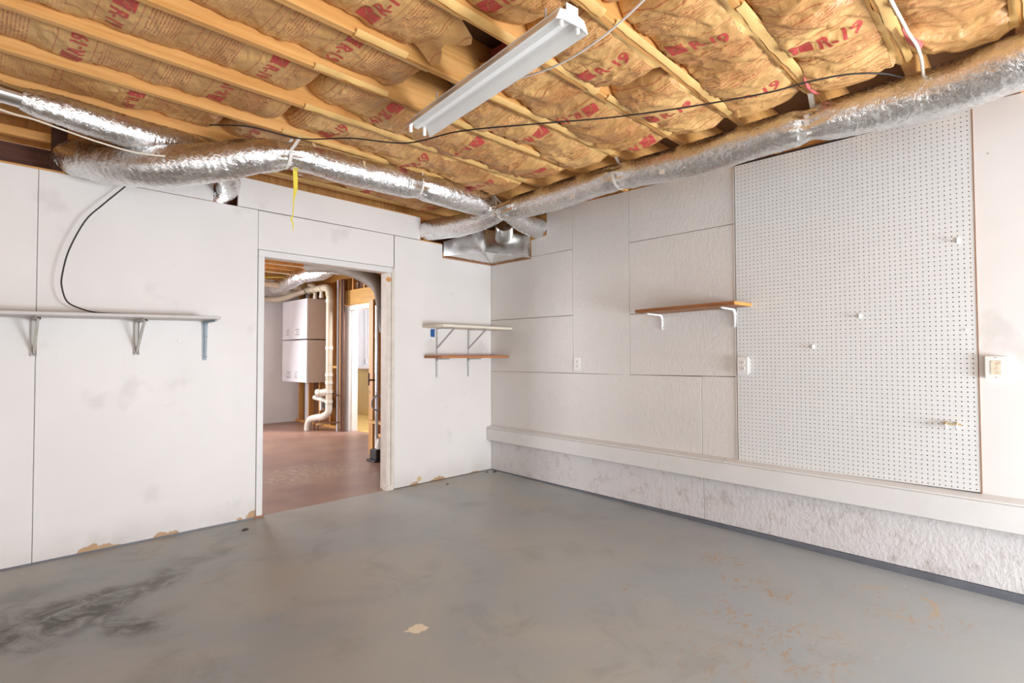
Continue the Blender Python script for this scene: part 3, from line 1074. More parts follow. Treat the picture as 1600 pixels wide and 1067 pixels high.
# --- upper left duct
Cd = thing('flexible_duct', (.5, 3.6, 2.42), 'short silver duct tucked against the joist at upper left', 'duct')
ptsC = [(.185, 3.545, 2.435, .052), (.24, 3.55, 2.43, .066), (.36, 3.56, 2.425, .076), (.58, 3.585, 2.415, .084), (.82, 3.64, 2.43, .082), (1.02, 3.72, 2.45, .078), (1.16, 3.80, 2.43, .075),
        (1.26, 3.93, 2.36, .070), (1.285, 4.06, 2.335, .068), (1.29, 4.28, 2.34, .068)]
duct_mesh(ptsC, 3.1, [], n=24).build('foil_jacket', M['foil'], Cd, smooth=True)
q = MB()
q.tube([(-0.30, 3.50, 2.45), (.195, 3.545, 2.435)], .050, 22)
q.tube([(.10, 3.537, 2.438), (.115, 3.538, 2.438)], .053, 22)
q.build('metal_collar', M['sheet'], Cd, smooth=True)
# pale wire loop under it
q = MB()
q.tube(smoothpath([(-.25, 3.44, 2.40), (.10, 3.44, 2.322), (.22, 3.44, 2.311), (.34, 3.44, 2.292), (.49, 3.44, 2.270), (.66, 3.46, 2.268), (.85, 3.5, 2.32), (.98, 3.68, 2.50)], 8), .0048, 8)
tag(q.build('pale_cable', M['cream'], smooth=True), 'pale cable sagging below the short upper left duct', 'cable')

# yellow tape dangling from the left duct
q = MB()
q.ribbon([(1.459, 3.345, 2.345), (1.460, 3.34, 2.30), (1.462, 3.34, 2.225), (1.452, 3.345, 2.16), (1.450, 3.345, 2.06), (1.438, 3.345, 2.03), (1.450, 3.345, 2.00), (1.452, 3.345, 1.955)],
         [.030, .032, .028, .010, .006, .012, .008, .004], .0015, (1, .15, 0))
tag(q.build('dangling_tape', M['yellow'], smooth=True), 'yellow plastic tape dangling from the left duct strap', 'tape')

# --- sheet-metal boot in the corner
bt = thing('duct_boot', (3.66, 3.88, 2.25), 'galvanised sheet metal duct boot set across the room corner', 'duct')
q = MB()
zb, zt = 2.128, 2.30
# lower trough: slopes from the wall line outwards
P0, P1, P2 = (3.235, 4.085, zb), (3.862, 4.085, zb - .004), (3.862, 3.535, zb)
Q0, Q1, Q2 = (3.235, 4.085, 2.255), (3.60, 3.90, 2.235), (3.862, 3.535, 2.255)
C0 = (3.60, 3.90, 2.195)
q.add([P0, P1, P2, (3.235, 4.085, 2.27), (3.235, 4.02, 2.27), (3.585, 3.905, 2.20), (3.865, 3.60, 2.27)], [])
sheetv = [P0, P1, P2, C0, (3.235, 4.085, 2.27), (3.60, 3.90, 2.42), (3.862, 3.535, 2.335), (3.862, 4.085, 2.42)]
q = MB()
q.add(sheetv, [(0, 1, 3), (1, 2, 3), (0, 3, 5, 4), (3, 2, 6, 5), (4, 5, 7), (5, 6, 7)])
q.build('trough', M['sheet'], bt)
q = MB()
q.tube([C0, (3.60, 3.90, 2.40)], .006, 6)
q.tube([C0, (3.862, 4.085, zb - .004)], .003, 6)
q.tube([C0, P2], .004, 6)
q.build('folded_seam', M['sheet'], bt)
q = MB()
q.ribbon([(3.855, 3.545, 2.135), (3.855, 3.548, 2.262)], .028, .003, (0.2, 1, 0))
q.build('end_flange', M['sheet'], bt)
q = MB()
q.tube(smoothpath([(3.76, 3.80, 2.34), (3.66, 3.68, 2.38), (3.54, 3.56, 2.42)], 8), .092, 26)
q.build('round_collar', M['sheet'], bt, smooth=True)
q = MB()
q.box(3.225, 3.866, 4.078, 4.0895, 2.112, 2.124)
q.box(3.857, 3.8675, 3.525, 4.078, 2.112, 2.126)
q.build('raw_wood_lip', M['edgewood'], bt)

# ================================================================== CABLES
q = MB()
q.tube(smoothpath([(.98, 3.39, 2.50), (1.15, 3.24, 2.495), (1.40, 3.14, 2.47), (1.62, 2.93, 2.475), (1.86, 2.70, 2.45), (1.99, 2.36, 2.46), (2.22, 1.95, 2.45), (2.45, 1.62, 2.455),
                   (2.62, 1.25, 2.45), (2.74, .93, 2.45), (2.79, .77, 2.462), (2.86, .62, 2.470), (2.96, .50, 2.468), (3.07, .44, 2.47)], 8), .0042, 8)
tag(q.build('black_cable', M['black'], smooth=True), 'thin black cable strung under the ceiling from duct to duct', 'cable')
q = MB()
q.tube(smoothpath([(.74, 3.90, 2.27), (.688, 4.00, 2.211), (.580, 4.00, 2.078), (.500, 4.00, 1.968), (.429, 4.00, 1.787), (.400, 4.00, 1.636), (.401, 4.00, 1.562), (.427, 4.00, 1.484),
                   (.490, 3.98, 1.446), (.559, 3.95, 1.428), (.72, 3.93, 1.424), (.80, 3.95, 1.424)], 8), .0042, 8)
tag(q.build('black_cable', M['black'], smooth=True), 'black cable looping down the left wall onto the grey shelf', 'cable')
q = MB()
q.tube(smoothpath([(1.50, .45, 2.50), (1.68, .82, 2.505), (1.80, 1.15, 2.485), (1.85, 1.40, 2.475), (1.868, 1.60, 2.485), (1.868, 1.78, 2.51), (1.86, 1.95, 2.53)], 8), .0045, 8)
tag(q.build('white_cable', M['whiteplastic'], smooth=True), 'white cable beside the long ceiling light', 'cable')
q = MB()
q.tube(smoothpath([(2.20, .39, 2.528), (2.432, .372, 2.490), (2.60, .365, 2.488), (2.69, .360, 2.482), (2.84, .352, 2.488), (2.96, .352, 2.478), (3.07, .36, 2.462), (3.12, .362, 2.452)], 8), .007, 8)
tag(q.build('white_cable', M['cream'], smooth=True), 'thick off-white cable dropping along a joist above the pegboard', 'cable')

# ================================================================== LIGHT FIXTURE
L = thing('strip_light', (1.657, 1.84, 2.40), 'long white strip light with empty lamp holders hanging under the joists', 'light')
e0, e1 = Vector((1.582, 1.232, 0)), Vector((1.746, 2.445, 0))
ax = (e1 - e0).normalized()
sd = Vector((ax.y, -ax.x, 0))


def lp(t, s_, z):
    return e0 + (e1 - e0) * t + sd * s_ + Vector((0, 0, z))


prof = [(-.084, 2.398), (-.080, 2.402), (-.062, 2.438), (-.040, 2.446), (-.022, 2.440), (-.012, 2.426), (.012, 2.426), (.022, 2.440), (.040, 2.446), (.062, 2.438), (.080, 2.402), (.084, 2.398)]
q = MB()
vv, ff = [], []
n_ = len(prof)
for t in (0.0, 1.0):
    for (s_, z) in prof:
        vv.append(lp(t, s_, z))
    for (s_, z) in prof:
        vv.append(lp(t, s_, z + .0035))
for i in range(n_ - 1):
    ff.append((i, i + 1, 2 * n_ + i + 1, 2 * n_ + i))
    ff.append((n_ + i, 3 * n_ + i, 3 * n_ + i + 1, n_ + i + 1))
ff += [(0, 2 * n_, 3 * n_, n_), (n_ - 1, 2 * n_ - 1, 4 * n_ - 1, 3 * n_ - 1)]
q.add(vv, ff)
q.build('reflector', M['white'], L, smooth=True)
q = MB()
q.hexa([lp(.02, -.035, 2.449), lp(.02, .035, 2.449), lp(.98, .035, 2.449), lp(.98, -.035, 2.449), lp(.02, -.035, 2.478), lp(.02, .035, 2.478), lp(.98, .035, 2.478), lp(.98, -.035, 2.478)])
q.build('ballast_housing', M['white'], L, bevel=.003)
for t0, t1, nm in ((-.004, 0.0, 'end_plate'), (1.0, 1.004, 'end_plate')):
    q = MB()
    pts_ = [lp(t0, s_, z) for s_, z in [(-.084, 2.398), (-.062, 2.442), (-.03, 2.45), (-.03, 2.478), (.03, 2.478), (.03, 2.45), (.062, 2.442), (.084, 2.398), (.05, 2.410), (-.05, 2.410)]]
    if t0 > .5:
        pts_ = [lp(t0, s_, z) for s_, z in [(-.035, 2.449), (-.035, 2.478), (.035, 2.478), (.035, 2.449)]]
    q.prism(pts_, (e1 - e0) * (t1 - t0))
    q.build(nm, M['white'], L)
for t, dt in ((.004, .012), (.984, .012)):
    for s_ in (-.042, .042):
        q = MB()
        q.hexa([lp(t, s_ - .009, 2.392), lp(t, s_ + .009, 2.392), lp(t + dt, s_ + .009, 2.392), lp(t + dt, s_ - .009, 2.392),
                lp(t, s_ - .009, 2.446), lp(t, s_ + .009, 2.446), lp(t + dt, s_ + .009, 2.446), lp(t + dt, s_ - .009, 2.446)])
        lh = q.build('lamp_holder', M['whiteplastic'], L, bevel=.003)
        q = MB()
        q.tube([lp(t + dt, s_, 2.402), lp(t + dt + .0015, s_, 2.402)], .004, 8)
        q.build('socket', M['greysteel'], lh)
for t in (.12, .82):
    q = MB()
    q.tube([lp(t, 0, 2.478), lp(t, 0.0, 2.545)], .004, 8)
    q.build('hanging_hook', M['greysteel'], L)


# ================================================================== SHELVES
# left grey shelf
S = thing('wall_shelf', (0.1, 3.94, 1.40), 'long pale grey shelf on three brackets left of the doorway', 'shelf')


def sz(x):
    return 1.388 + (x - 0.15) * 0.022


q = MB()
xa, xb, ya, yb = -1.4, 1.178, 3.795, 4.089
q.hexa([(xa, ya, sz(xa)), (xb, ya, sz(xb)), (xb, yb, sz(xb)), (xa, yb, sz(xa)), (xa, ya, sz(xa) + .019), (xb, ya, sz(xb) + .019), (xb, yb, sz(xb) + .019), (xa, yb, sz(xa) + .019)])
q.build('board', M['greyboard'], S, bevel=.002)


def folding_bracket(x, ztop, zbot):
    b = thing('b', (x, 4.08, ztop), None, None)
    b.name = 'shelf_bracket'
    b.parent = S
    b.location = Vector((x, 4.08, ztop)) - S.location
    # base: U channel on the wall
    q = MB()
    q.box(x - .010, x + .010, 4.080, 4.089, zbot, ztop)
    q.box(x - .0125, x - .010, 4.068, 4.089, zbot, ztop)
    q.box(x + .010, x + .0125, 4.068, 4.089, zbot, ztop)
    q.build('wall_leg', M['bracket'], b)
    q = MB()
    q.box(x - .011, x + .011, 3.84, 4.08, ztop - .004, ztop)
    q.box(x - .012, x - .010, 3.84, 4.08, ztop - .018, ztop)
    q.box(x + .010, x + .012, 3.84, 4.08, ztop - .018, ztop)
    q.build('arm', M['bracket'], b)
    q = MB()
    q.hexa([(x - .006, 4.072, zbot + .012), (x + .006, 4.072, zbot + .012), (x + .006, 4.080, zbot + .026), (x - .006, 4.080, zbot + .026),
            (x - .006, 3.865, ztop - .014), (x + .006, 3.865, ztop - .014), (x + .006, 3.880, ztop - .004), (x - .006, 3.880, ztop - .004)])
    q.build('brace', M['bracket'], b)
    q = MB()
    q.tube([(x, 4.0795, zbot + .012), (x, 4.076, zbot + .012)], .004, 8)
    q.build('screw', M['darkslot'], b)
    return b


folding_bracket(0.291, sz(.291) - .001, 1.172)
folding_bracket(0.778, sz(.778) - .001, 1.180)


def pressed_bracket(parent, wallpt, out, zt, drop, reach, w, mat, name='shelf_bracket', corner=0.03):
    """pressed steel L bracket with rounded bend, ribbed; wallpt on the wall, out = unit vector into the room"""
    out = Vector(out)
    p = Vector((wallpt[0], wallpt[1], 0))
    side = Vector((0, 0, 1)).cross(out).normalized()
    tops = []
    pth = [p + Vector((0, 0, zt - drop))]
    pth.append(p + Vector((0, 0, zt - corner)))
    for k in range(1, 6):
        a = math.pi / 2 * k / 6
        pth.append(p + out * corner * (1 - math.cos(a)) + Vector((0, 0, zt - corner + corner * math.sin(a))))
    pth.append(p + out * corner + Vector((0, 0, zt)))
    pth.append(p + out * reach + Vector((0, 0, zt)))
    off = out * .003
    pth = [v + off - Vector((0, 0, .003)) for v in pth]
    ws = [w * .75] + [w] * (len(pth) - 2) + [w * .7]
    b = MB()
    b.ribbon(pth, ws, .003, side)
    # raised rib
    rib = []
    nrm = out
    pr = [v for v in pth]
    rp = [pr[0] + Vector((0, 0, .012)) + out * .004]
    rp += [v + (out * .004 - Vector((0, 0, .004))) for v in pr[1:-1]]
    rp += [pr[-1] - out * .012 - Vector((0, 0, .004))]
    b.tube(rp, [w * .16] + [w * .26] * (len(rp) - 2) + [w * .16], 8)
    o = b.build(name, mat, parent, smooth=True)
    for hz in (0.02, drop * .6):
        s_ = MB()
        c_ = p + Vector((0, 0, zt - drop + hz)) + out * .0045
        s_.tube([c_ + side * w * .32, c_ + side * w * .32 + out * .002], w * .10, 8)
        s_.build('screw', M['darkslot'], o)
    return o


pressed_bracket(S, (1.168, 4.089), (0, -1, 0), sz(1.168) - .001, .262, .24, .034, M['zinc'])

# corner shelves on the doorway wall
S2 = thing('wall_shelf', (3.43, 3.94, 1.44), 'cream upper corner shelf on two grey angle brackets', 'shelf', None)
box(2.992, 3.866, 3.782, 4.089, 1.430, 1.454).build('board', M['cream'], S2, bevel=.002)
for x in (3.155, 3.548):
    b = MB()
    b.box(x - .010, x + .010, 4.086, 4.0895, 1.19, 1.428)
    wl = b.build('wall_strip', M['greysteel'], S2)
    b = MB()
    b.box(x - .008, x + .008, 3.815, 4.084, 1.4255, 1.4295)
    b.build('bracket_arm', M['greysteel'], S2)
    b = MB()
    b.hexa([(x - .005, 4.080, 1.240), (x + .005, 4.080, 1.240), (x + .005, 4.086, 1.252), (x - .005, 4.086, 1.252),
            (x - .005, 3.825, 1.418), (x + .005, 3.825, 1.418), (x + .005, 3.835, 1.427), (x - .005, 3.835, 1.427)])
    b.build('bracket_brace', M['greysteel'], S2)
S3 = thing('wall_shelf', (3.43, 3.95, 1.16), 'brown wooden lower corner shelf on two grey angle brackets', 'shelf', None)
box(3.012, 3.866, 3.832, 4.089, 1.150, 1.174).build('board', M['shelfwood_x'], S3, bevel=.002)
for x in (3.155, 3.548):
    pressed_bracket(S3, (x, 4.089), (0, -1, 0), 1.149, .180, .20, .024, M['greysteel'])
bx = thing('blue_box', (3.105, 4.085, 1.39), 'small blue rectangle on the wall under the cream corner shelf', 'box')
q = MB()
q.prism([(3.083, 4.089, 1.352), (3.127, 4.089, 1.346), (3.130, 4.089, 1.425), (3.083, 4.089, 1.421)], (0, -.006, 0))
q.build('face', M['blue'], bx, bevel=.001)
q = MB()
q.box(3.095, 3.115, 4.082, 4.089, 1.425, 1.433)
q.box(3.098, 3.114, 4.082, 4.089, 1.343, 1.349)
q.build('tab', M['white'], bx)

# right shelf on the flake board
S4 = thing('wall_shelf', (3.72, 1.81, 1.51), 'brown wooden shelf on two white brackets beside the pegboard', 'shelf')
q = MB()
q.hexa([(3.566, 1.44, 1.502), (XW - .001, 1.44, 1.508), (XW - .001, 2.19, 1.495), (3.566, 2.19, 1.490),
        (3.566, 1.44, 1.527), (XW - .001, 1.44, 1.532), (XW - .001, 2.19, 1.519), (3.566, 2.19, 1.514)])
q.build('board', M['shelfwood'], S4, bevel=.002)
q = MB()
q.hexa([(3.568, 1.4375, 1.503), (XW - .003, 1.4375, 1.509), (XW - .003, 1.4395, 1.509), (3.568, 1.4395, 1.503),
        (3.568, 1.4375, 1.526), (XW - .003, 1.4375, 1.531), (XW - .003, 1.4395, 1.531), (3.568, 1.4395, 1.526)])
q.build('cut_end', M['cutwood'], S4)
pressed_bracket(S4, (XW, 2.128), (-1, 0, 0), 1.490, .120, .235, .024, M['white'], corner=.045)
pressed_bracket(S4, (XW - .006, 1.555), (-1, 0, 0), 1.500, .130, .235, .026, M['white'], corner=.045)


# ================================================================== OUTLETS
def outlet(yc, zc, w, h_, depth, label, kind):
    o = thing('wall_outlet', (XW, yc, zc), label, 'outlet')
    x0 = XW - (0.011 if kind == 'peg' else 0.001)
    if depth > .012:
        q = MB()
        q.box(x0 - depth + .006, x0, yc - w / 2 + .004, yc + w / 2 - .004, zc - h_ / 2 + .004, zc + h_ / 2 - .004)
        q.build('surface_box', M['white'], o, bevel=.003)
    q = MB()
    q.box(x0 - depth, x0 - depth + .006, yc - w / 2, yc + w / 2, zc - h_ / 2, zc + h_ / 2)
    q.build('cover_plate', M['whiteplastic'], o, bevel=.0022)
    if kind == 'stained':
        q = MB()
        q.box(x0 - depth - .002, x0 - depth + .001, yc - .022, yc + .022, zc - .036, zc + .036)
        st = NT('yellowed_plastic', .5)
        st.color(st.mix(st.ramp(st.noise(40, 4), .4, .65), (.78, .72, .55), (.66, .50, .36)))
        q.build('yellowed_insert', st.mat, o, bevel=.001)
        for dz in (-.052, .052):
            q = MB()
            q.tube([(x0 - depth + .001, yc, zc + dz), (x0 - depth - .0012, yc, zc + dz)], .0035, 10)
            q.build('screw', M['greysteel'], o)
        return
    for dz in (.021, -.021):
        q = MB()
        q.prism([(x0 - depth, yc + a, zc + dz + b) for a, b in
                 [(-.015, -.009), (-.010, -.014), (.010, -.014), (.015, -.009), (.015, .009), (.010, .014), (-.010, .014), (-.015, .009)]], (-.0025, 0, 0))
        sk = q.build('socket', M['whiteplastic'], o, bevel=.0006)
        q = MB()
        for dy in (-.006, .006):
            q.box(x0 - depth - .0032, x0 - depth - .002, yc + dy - .0014, yc + dy + .0014, zc + dz - .002, zc + dz + .007)
        q.tube([(x0 - depth - .0032, yc, zc + dz - .008), (x0 - depth - .002, yc, zc + dz - .008)], .0026, 8)
        q.build('slots', M['darkslot'], sk)
    q = MB()
    q.tube([(x0 - depth + .001, yc, zc), (x0 - depth - .0012, yc, zc)], .003, 10)
    q.build('screw', M['greysteel'], o)


outlet(2.966, 1.097, .074, .118, .006, 'white outlet on the flake board left of the brown shelf', 'flush')
outlet(1.496, 1.097, .076, .120, .022, 'white outlet at the left edge of the pegboard', 'peg')
outlet(0.172, 1.099, .090, .122, .034, 'white surface box with a yellowed insert right of the pegboard', 'stained')


# ================================================================== PEG HOOKS
def grid(y, z):
    j = round((y_hi - h - y) / sp)
    k = round((z - z_lo - h) / sp)
    return y_hi - h - j * sp, z_lo + h + k * sp


for (y, z, lab) in ((1.050, 1.212, 'small white peg hook low on the left half of the pegboard'),
                    (0.785, 1.417, 'small white peg hook in the middle of the pegboard'),
                    (0.321, 1.81, 'small white peg hook at the upper right of the pegboard'),
                    (0.290, 1.308, 'tiny white peg near the right edge of the pegboard')):
    y, z = grid(y, z)
    q = MB()
    tiny = 'tiny' in lab
    x = PX
    if tiny:
        q.tube([(x + .004, y, z), (x - .004, y, z)], .0055, 10)
    else:
        q.box(x - .005, x, y - .006, y + .006, z - .014, z + .014)
        q.tube(smoothpath([(x - .004, y, z - .006), (x - .018, y, z - .012), (x - .024, y, z - .004), (x - .024, y, z + .008)], 5), .0042, 8)
    tag(q.build('peg_hook', M['whiteplastic'], smooth=True), lab, 'hook', 'pegboard hooks')
hd = thing('tool_holder', (PX, .362, .78), 'small tool holder with two white prongs low on the pegboard', 'holder')
q = MB()
q.box(PX - .006, PX, .320, .402, .776, .786)
q.build('cross_bar', M['tan'], hd, bevel=.001)
for y in (.340, .386):
    q = MB()
    q.tube(smoothpath([(PX - .002, y, .792), (PX - .022, y, .790), (PX - .030, y, .778)], 5), .0045, 8)
    q.build('knuckle', M['tan'], hd, smooth=True)
    q = MB()
    q.tube([(PX - .030, y, .782), (PX - .031, y, .758)], .0065, 10)
    q.build('prong_cap', M['white'], hd, smooth=True)

# ================================================================== FLOOR DEBRIS
random.seed(4)
for n_, (x, y, s_) in enumerate(((3.80, 3.98, .020), (3.74, 4.02, .016), (1.37, 3.88, .018), (3.15, 3.92, .012))):
    q = MB()
    vv = [(x + random.uniform(-1, 1) * s_ * 1.6, y + random.uniform(-1, 1) * s_, fz(y) + random.uniform(0, .5) * s_) for _ in range(9)]
    bm = bmesh.new()
    for v in vv:
        bm.verts.new(v)
    bm.verts.new((x, y, fz(y) - .001))
    bmesh.ops.convex_hull(bm, input=bm.verts)
    q.add([v.co[:] for v in bm.verts], [])
    bm.verts.index_update()
    q = MB()
    q.add([v.co[:] for v in bm.verts], [tuple(v.index for v in f.verts) for f in bm.faces])
    bm.free()
    tag(q.build('dry_leaf_scrap', M['dirt']), ['dark debris clump in the room corner', 'smaller dark debris scrap left of the corner clump',
                                              'dry leaf scrap on the floor left of the doorway', 'tiny scrap on the floor by the plywood right of the doorway'][n_], 'debris')
# screw on the left wall
q = MB()
q.tube([(1.012, 4.089, 1.272), (1.012, 4.080, 1.272)], .005, 8)
tag(q.build('wall_screw', M['greysteel']), 'small screw in the white plywood below the grey shelf', 'screw')

# ================================================================== BACK ROOM
XS = 4.29     # face of the stud wall
YF = 9.73     # far white wall
wf = struct(box(-2.0, 4.5, YF, YF + .1, 0, 2.8).build('wall_far', M['roomwhite']), 'white far wall of the room beyond the doorway')
struct(box(-2.1, -2.0, 4.2, 9.83, 0, 2.8).build('wall_side', M['roomwhite']), 'white side wall of the back room')
ws_ = thing('wall_studs', (XS, 7.0, 0), 'open stud wall of the back room with brown sheathing behind', None)
struct(ws_)
sh = MB()
sh.box(XS + .09, XS + .105, 7.92, 9.73, 0, 2.55)
sh.box(XS + .09, XS + .105, 4.2, 7.03, 0, 2.55)
sh.box(XS + .09, XS + .105, 7.03, 7.92, 2.2, 2.55)
sh.build('sheathing', M['iron'], ws_)
box(XS, XS + .09, 7.96, 9.73, 0, .04).build('sole_plate', M['stud'], ws_, bevel=.002)
box(XS, XS + .09, 4.2, 7.0, 0, .04).build('sole_plate', M['stud'], ws_, bevel=.002)
box(XS - .01, XS + .09, 4.2, 9.73, 2.40, 2.50).build('top_plate', M['header'], ws_, bevel=.002)
for y in (9.60, 9.20, 8.80, 8.42, 8.10, 7.985, 6.98, 6.60, 6.2, 5.8, 5.4):
    box(XS, XS + .09, y - .019, y + .019, .04, 2.40).build('stud', M['stud'], ws_, bevel=.002)
box(XS + .07, XS + .085, 9.24, 9.50, .04, 2.4).build('white_board', M['roomwhite'], ws_)
for y in (7.83, 7.70, 7.36, 7.18):
    box(XS, XS + .09, y - .019, y + .019, 2.21, 2.40).build('cripple_stud', M['stud'], ws_, bevel=.002)
for y in (7.55, 7.24):
    q = MB()
    q.box(XS - .006, XS, y - .02, y + .02, 2.19, 2.32)
    q.build('metal_clip', M['sheet'], ws_, bevel=.001)
box(XS - .018, XS + .09, 7.02, 8.00, 1.985, 2.215).build('header_beam', M['header'], ws_, bevel=.003)
box(XS + .02, XS + .05, 8.02, 8.40, .98, 1.02).build('blocking', M['header'], ws_, bevel=.002)
box(XS, XS + .09, 8.02, 8.09, 1.0, 1.04).build('blocking', M['header'], ws_, bevel=.002)

d2 = thing('door_2', (XS, 7.5, 0), 'white cased doorway in the far stud wall', None)
struct(d2)
box(XS - .018, XS, 7.70, 7.955, 0, 1.985).build('casing', M['trim'], d2, bevel=.003) if False else None
box(XS - .018, XS + .02, 7.76, 7.955, 0, 1.97).build('casing', M['trim'], d2, bevel=.003)
box(XS - .018, XS + .02, 7.06, 7.16, 0, 1.97).build('casing', M['trim'], d2, bevel=.003)
box(XS - .018, XS + .02, 7.16, 7.76, 1.90, 1.97).build('casing', M['trim'], d2, bevel=.003)
box(XS + .02, XS + .12, 7.74, 7.76, 0, 1.93).build('jamb', M['trim'], d2, bevel=.002)
box(XS + .02, XS + .12, 7.14, 7.16, 0, 1.93).build('jamb', M['trim'], d2, bevel=.002)
box(XS + .02, XS + .12, 7.14, 7.76, 1.90, 1.92).build('jamb', M['trim'], d2, bevel=.002)

# third room
r3 = struct(box(5.70, 5.80, 6.0, 10.2, 0.98, 2.8).build('wall_end', M['roomwhite']), 'white wall seen through the far cased doorway')
w5 = struct(box(5.66, 5.80, 6.0, 10.2, 0, .93).build('wall_end', M['yellowwall']), 'ochre panelled dado beyond the far doorway')
struct(box(5.62, 5.80, 6.0, 10.2, .93, .98).build('trim_2', M['trim']), 'white ledge capping the ochre dado')
struct(box(4.4, 5.9, 10.1, 10.2, 0, 2.8).build('wall_end', M['roomwhite']), 'white side wall past the far doorway')
struct(box(4.4, 5.9, 5.9, 6.0, 0, 2.8).build('wall_end', M['roomwhite']), 'hidden side wall past the far doorway')
struct(box(4.39, 5.66, 6.0, 10.1, .001, .004).build('floor', M['yellowwall']), 'ochre floor beyond the far doorway')
q = thing('conduit_box', (5.69, 9.3, 1.1), 'grey conduit with an outlet box on the far white wall', 'outlet')
box(5.66, 5.70, 9.62, 9.72, 1.03, 1.13).build('junction_box', M['graypipe'], q, bevel=.004)
m_ = MB()
m_.tube([(5.68, 9.67, 1.12), (5.68, 9.67, 2.4)], .011, 8)
m_.build('conduit', M['graypipe'], q, smooth=True)


# cabinets
def cabinet(z0, z1, label, seams, handles_at):
    o = thing('wall_cabinet', (4.11, 9.0, z0), label, 'cabinet', 'white wall cabinets in the back room')
    q = MB()
    q.box(3.958, XS - .002, 8.53, 9.48, z0, z1)
    q.build('carcass', M['cabinet_side'], o, bevel=.002)
    ed = [8.53] + seams + [9.48]
    for i in range(len(ed) - 1):
        dr = box(3.940, 3.957, ed[i] + .002, ed[i + 1] - .002, z0 + .002, z1 - .002).build('door', M['cabinet'], o, bevel=.002)
        hy = handles_at[i]
        hz0 = z0 + .07
        q = MB()
        q.tube(smoothpath([(3.940, hy, hz0), (3.916, hy, hz0 + .01), (3.914, hy, hz0 + .05), (3.916, hy, hz0 + .09), (3.940, hy, hz0 + .10)], 5), .006, 8)
        q.build('handle', M['steel'], dr, smooth=True)


cabinet(1.462, 2.125, 'upper white three-door wall cabinet in the back room', [8.86, 9.18], [8.82, 8.90, 9.23])
cabinet(.745, 1.445, 'lower white three-door wall cabinet beneath the upper one', [8.86, 9.18], [8.90, 9.14, 9.22])

# PVC drain stack
dp = thing('drain_pipe', (4.09, 7.98, 0), 'cream plastic drain pipe rising from the red floor beside the cabinets', 'pipe')
px, py = 4.05, 7.98
q = MB()
q.tube([(px, py, .40), (px, py, 2.14)], .052, 18)
q.build('stack', M['pvc'], dp, smooth=True)
for z in (.44, .60, .74, .86, 1.28, 2.02):
    q = MB()
    q.tube([(px, py, z), (px, py, z + .05)], .060, 18)
    q.build('coupling', M['pvc2'], dp, smooth=True)
q = MB()
q.tube(smoothpath([(px, py, .42), (px - .005, py + .01, .30), (px - .05, py + .10, .23), (px - .09, py + .22, .21), (px - .13, py + .36, .17), (px - .14, py + .42, .08), (px - .14, py + .43, 0.0)], 6), .054, 18)
q.build('floor_bend', M['pvc2'], dp, smooth=True)
q = MB()
q.tube(smoothpath([(px, py, 2.12), (px, py + .02, 2.20), (px, py + .08, 2.255), (px, py + .20, 2.27)], 6), .058, 18)
q.tube([(px, py + .18, 2.27), (px - .02, 9.68, 2.31)], .052, 18)
q.build('top_run', M['pvc'], dp, smooth=True)
for y in (8.2, 8.45, 8.62, 9.0):
    q = MB()
    q.tube([(px, y, 2.272), (px, y + .05, 2.272)], .060, 18)
    q.build('coupling', M['pvc'], dp, smooth=True)
q = MB()
q.tube(smoothpath([(px, 8.45, 2.28), (px - .03, 8.5, 2.34), (px - .06, 8.58, 2.36)], 5), .036, 12)
q.build('stub', M['pvc'], dp, smooth=True)
for y in (8.30, 8.52):
    q = MB()
    q.tube([(px + .02, y, 2.25), (px + .02, y, 2.13)], .028, 12)
    q.tube([(px + .02, y, 2.16), (px + .02, y, 2.12)], .034, 12)
    q.build('capped_drop', M['pvc2'], dp, smooth=True)
q = MB()
q.tube(smoothpath([(px - .03, 8.75, 2.27), (px - .12, 9.0, 2.22), (px - .2, 9.3, 2.17), (px - .4, 9.5, 2.16), (px - 1.2, 9.6, 2.19)], 6), .048, 14)
q.build('branch_run', M['pvc'], dp, smooth=True)
# clean-out and lower branch
q = MB()
q.tube([(px, py, .62), (px - .10, py + .10, .60)], .058, 16)
q.tube([(px - .10, py + .10, .60), (px - .14, py + .14, .595)], .066, 16)
q.build('cleanout', M['pvc2'], dp, smooth=True)
q = MB()
q.tube([(px, py, .47), (px - .08, py + .33, .52)], .036, 14)
q.build('side_branch', M['pvc2'], dp, smooth=True)
# long beige pipe under joists across the room
q = MB()
q.tube([(-1.9, 8.9, 2.36), (3.95, 8.8, 2.33)], .05, 14)
tag(q.build('drain_pipe', M['pvc'], smooth=True), 'long beige pipe under the joists of the back room', 'pipe')
for i_, (pts_, col_) in enumerate(((((1.8, 7.2, 2.47), (2.6, 7.3, 2.42), (3.5, 7.6, 2.46)), 'cream'), (((1.8, 7.7, 2.46), (2.8, 7.9, 2.40), (3.7, 8.3, 2.45)), 'cream'), (((1.9, 8.3, 2.42), (2.9, 8.4, 2.36), (3.6, 8.6, 2.44)), 'yellow'))):
    q = MB()
    q.tube(smoothpath(pts_, 6), .009, 6)
    tag(q.build('house_wire', M[col_], smooth=True), ['pale wire slung under the back room joists, nearest the doorway', 'middle pale wire slung under the back room joists', 'yellow wire slung under the farthest back room joists'][i_], 'cable', 'wires under the back room ceiling')
q = MB()
q.tube([(2.0, 6.0, 2.42), (3.6, 6.0, 2.42)], .045, 14)
tag(q.build('beige_rail', M['pvc'], smooth=True), 'pale beige pipe close behind the door head', 'pipe')
q = MB()
q.tube([(4.17, 7.93, .0), (4.17, 7.93, 2.38)], .022, 12)
tag(q.build('grey_conduit', M['graypipe'], smooth=True), 'thin grey vertical conduit right of the drain stack', 'pipe')
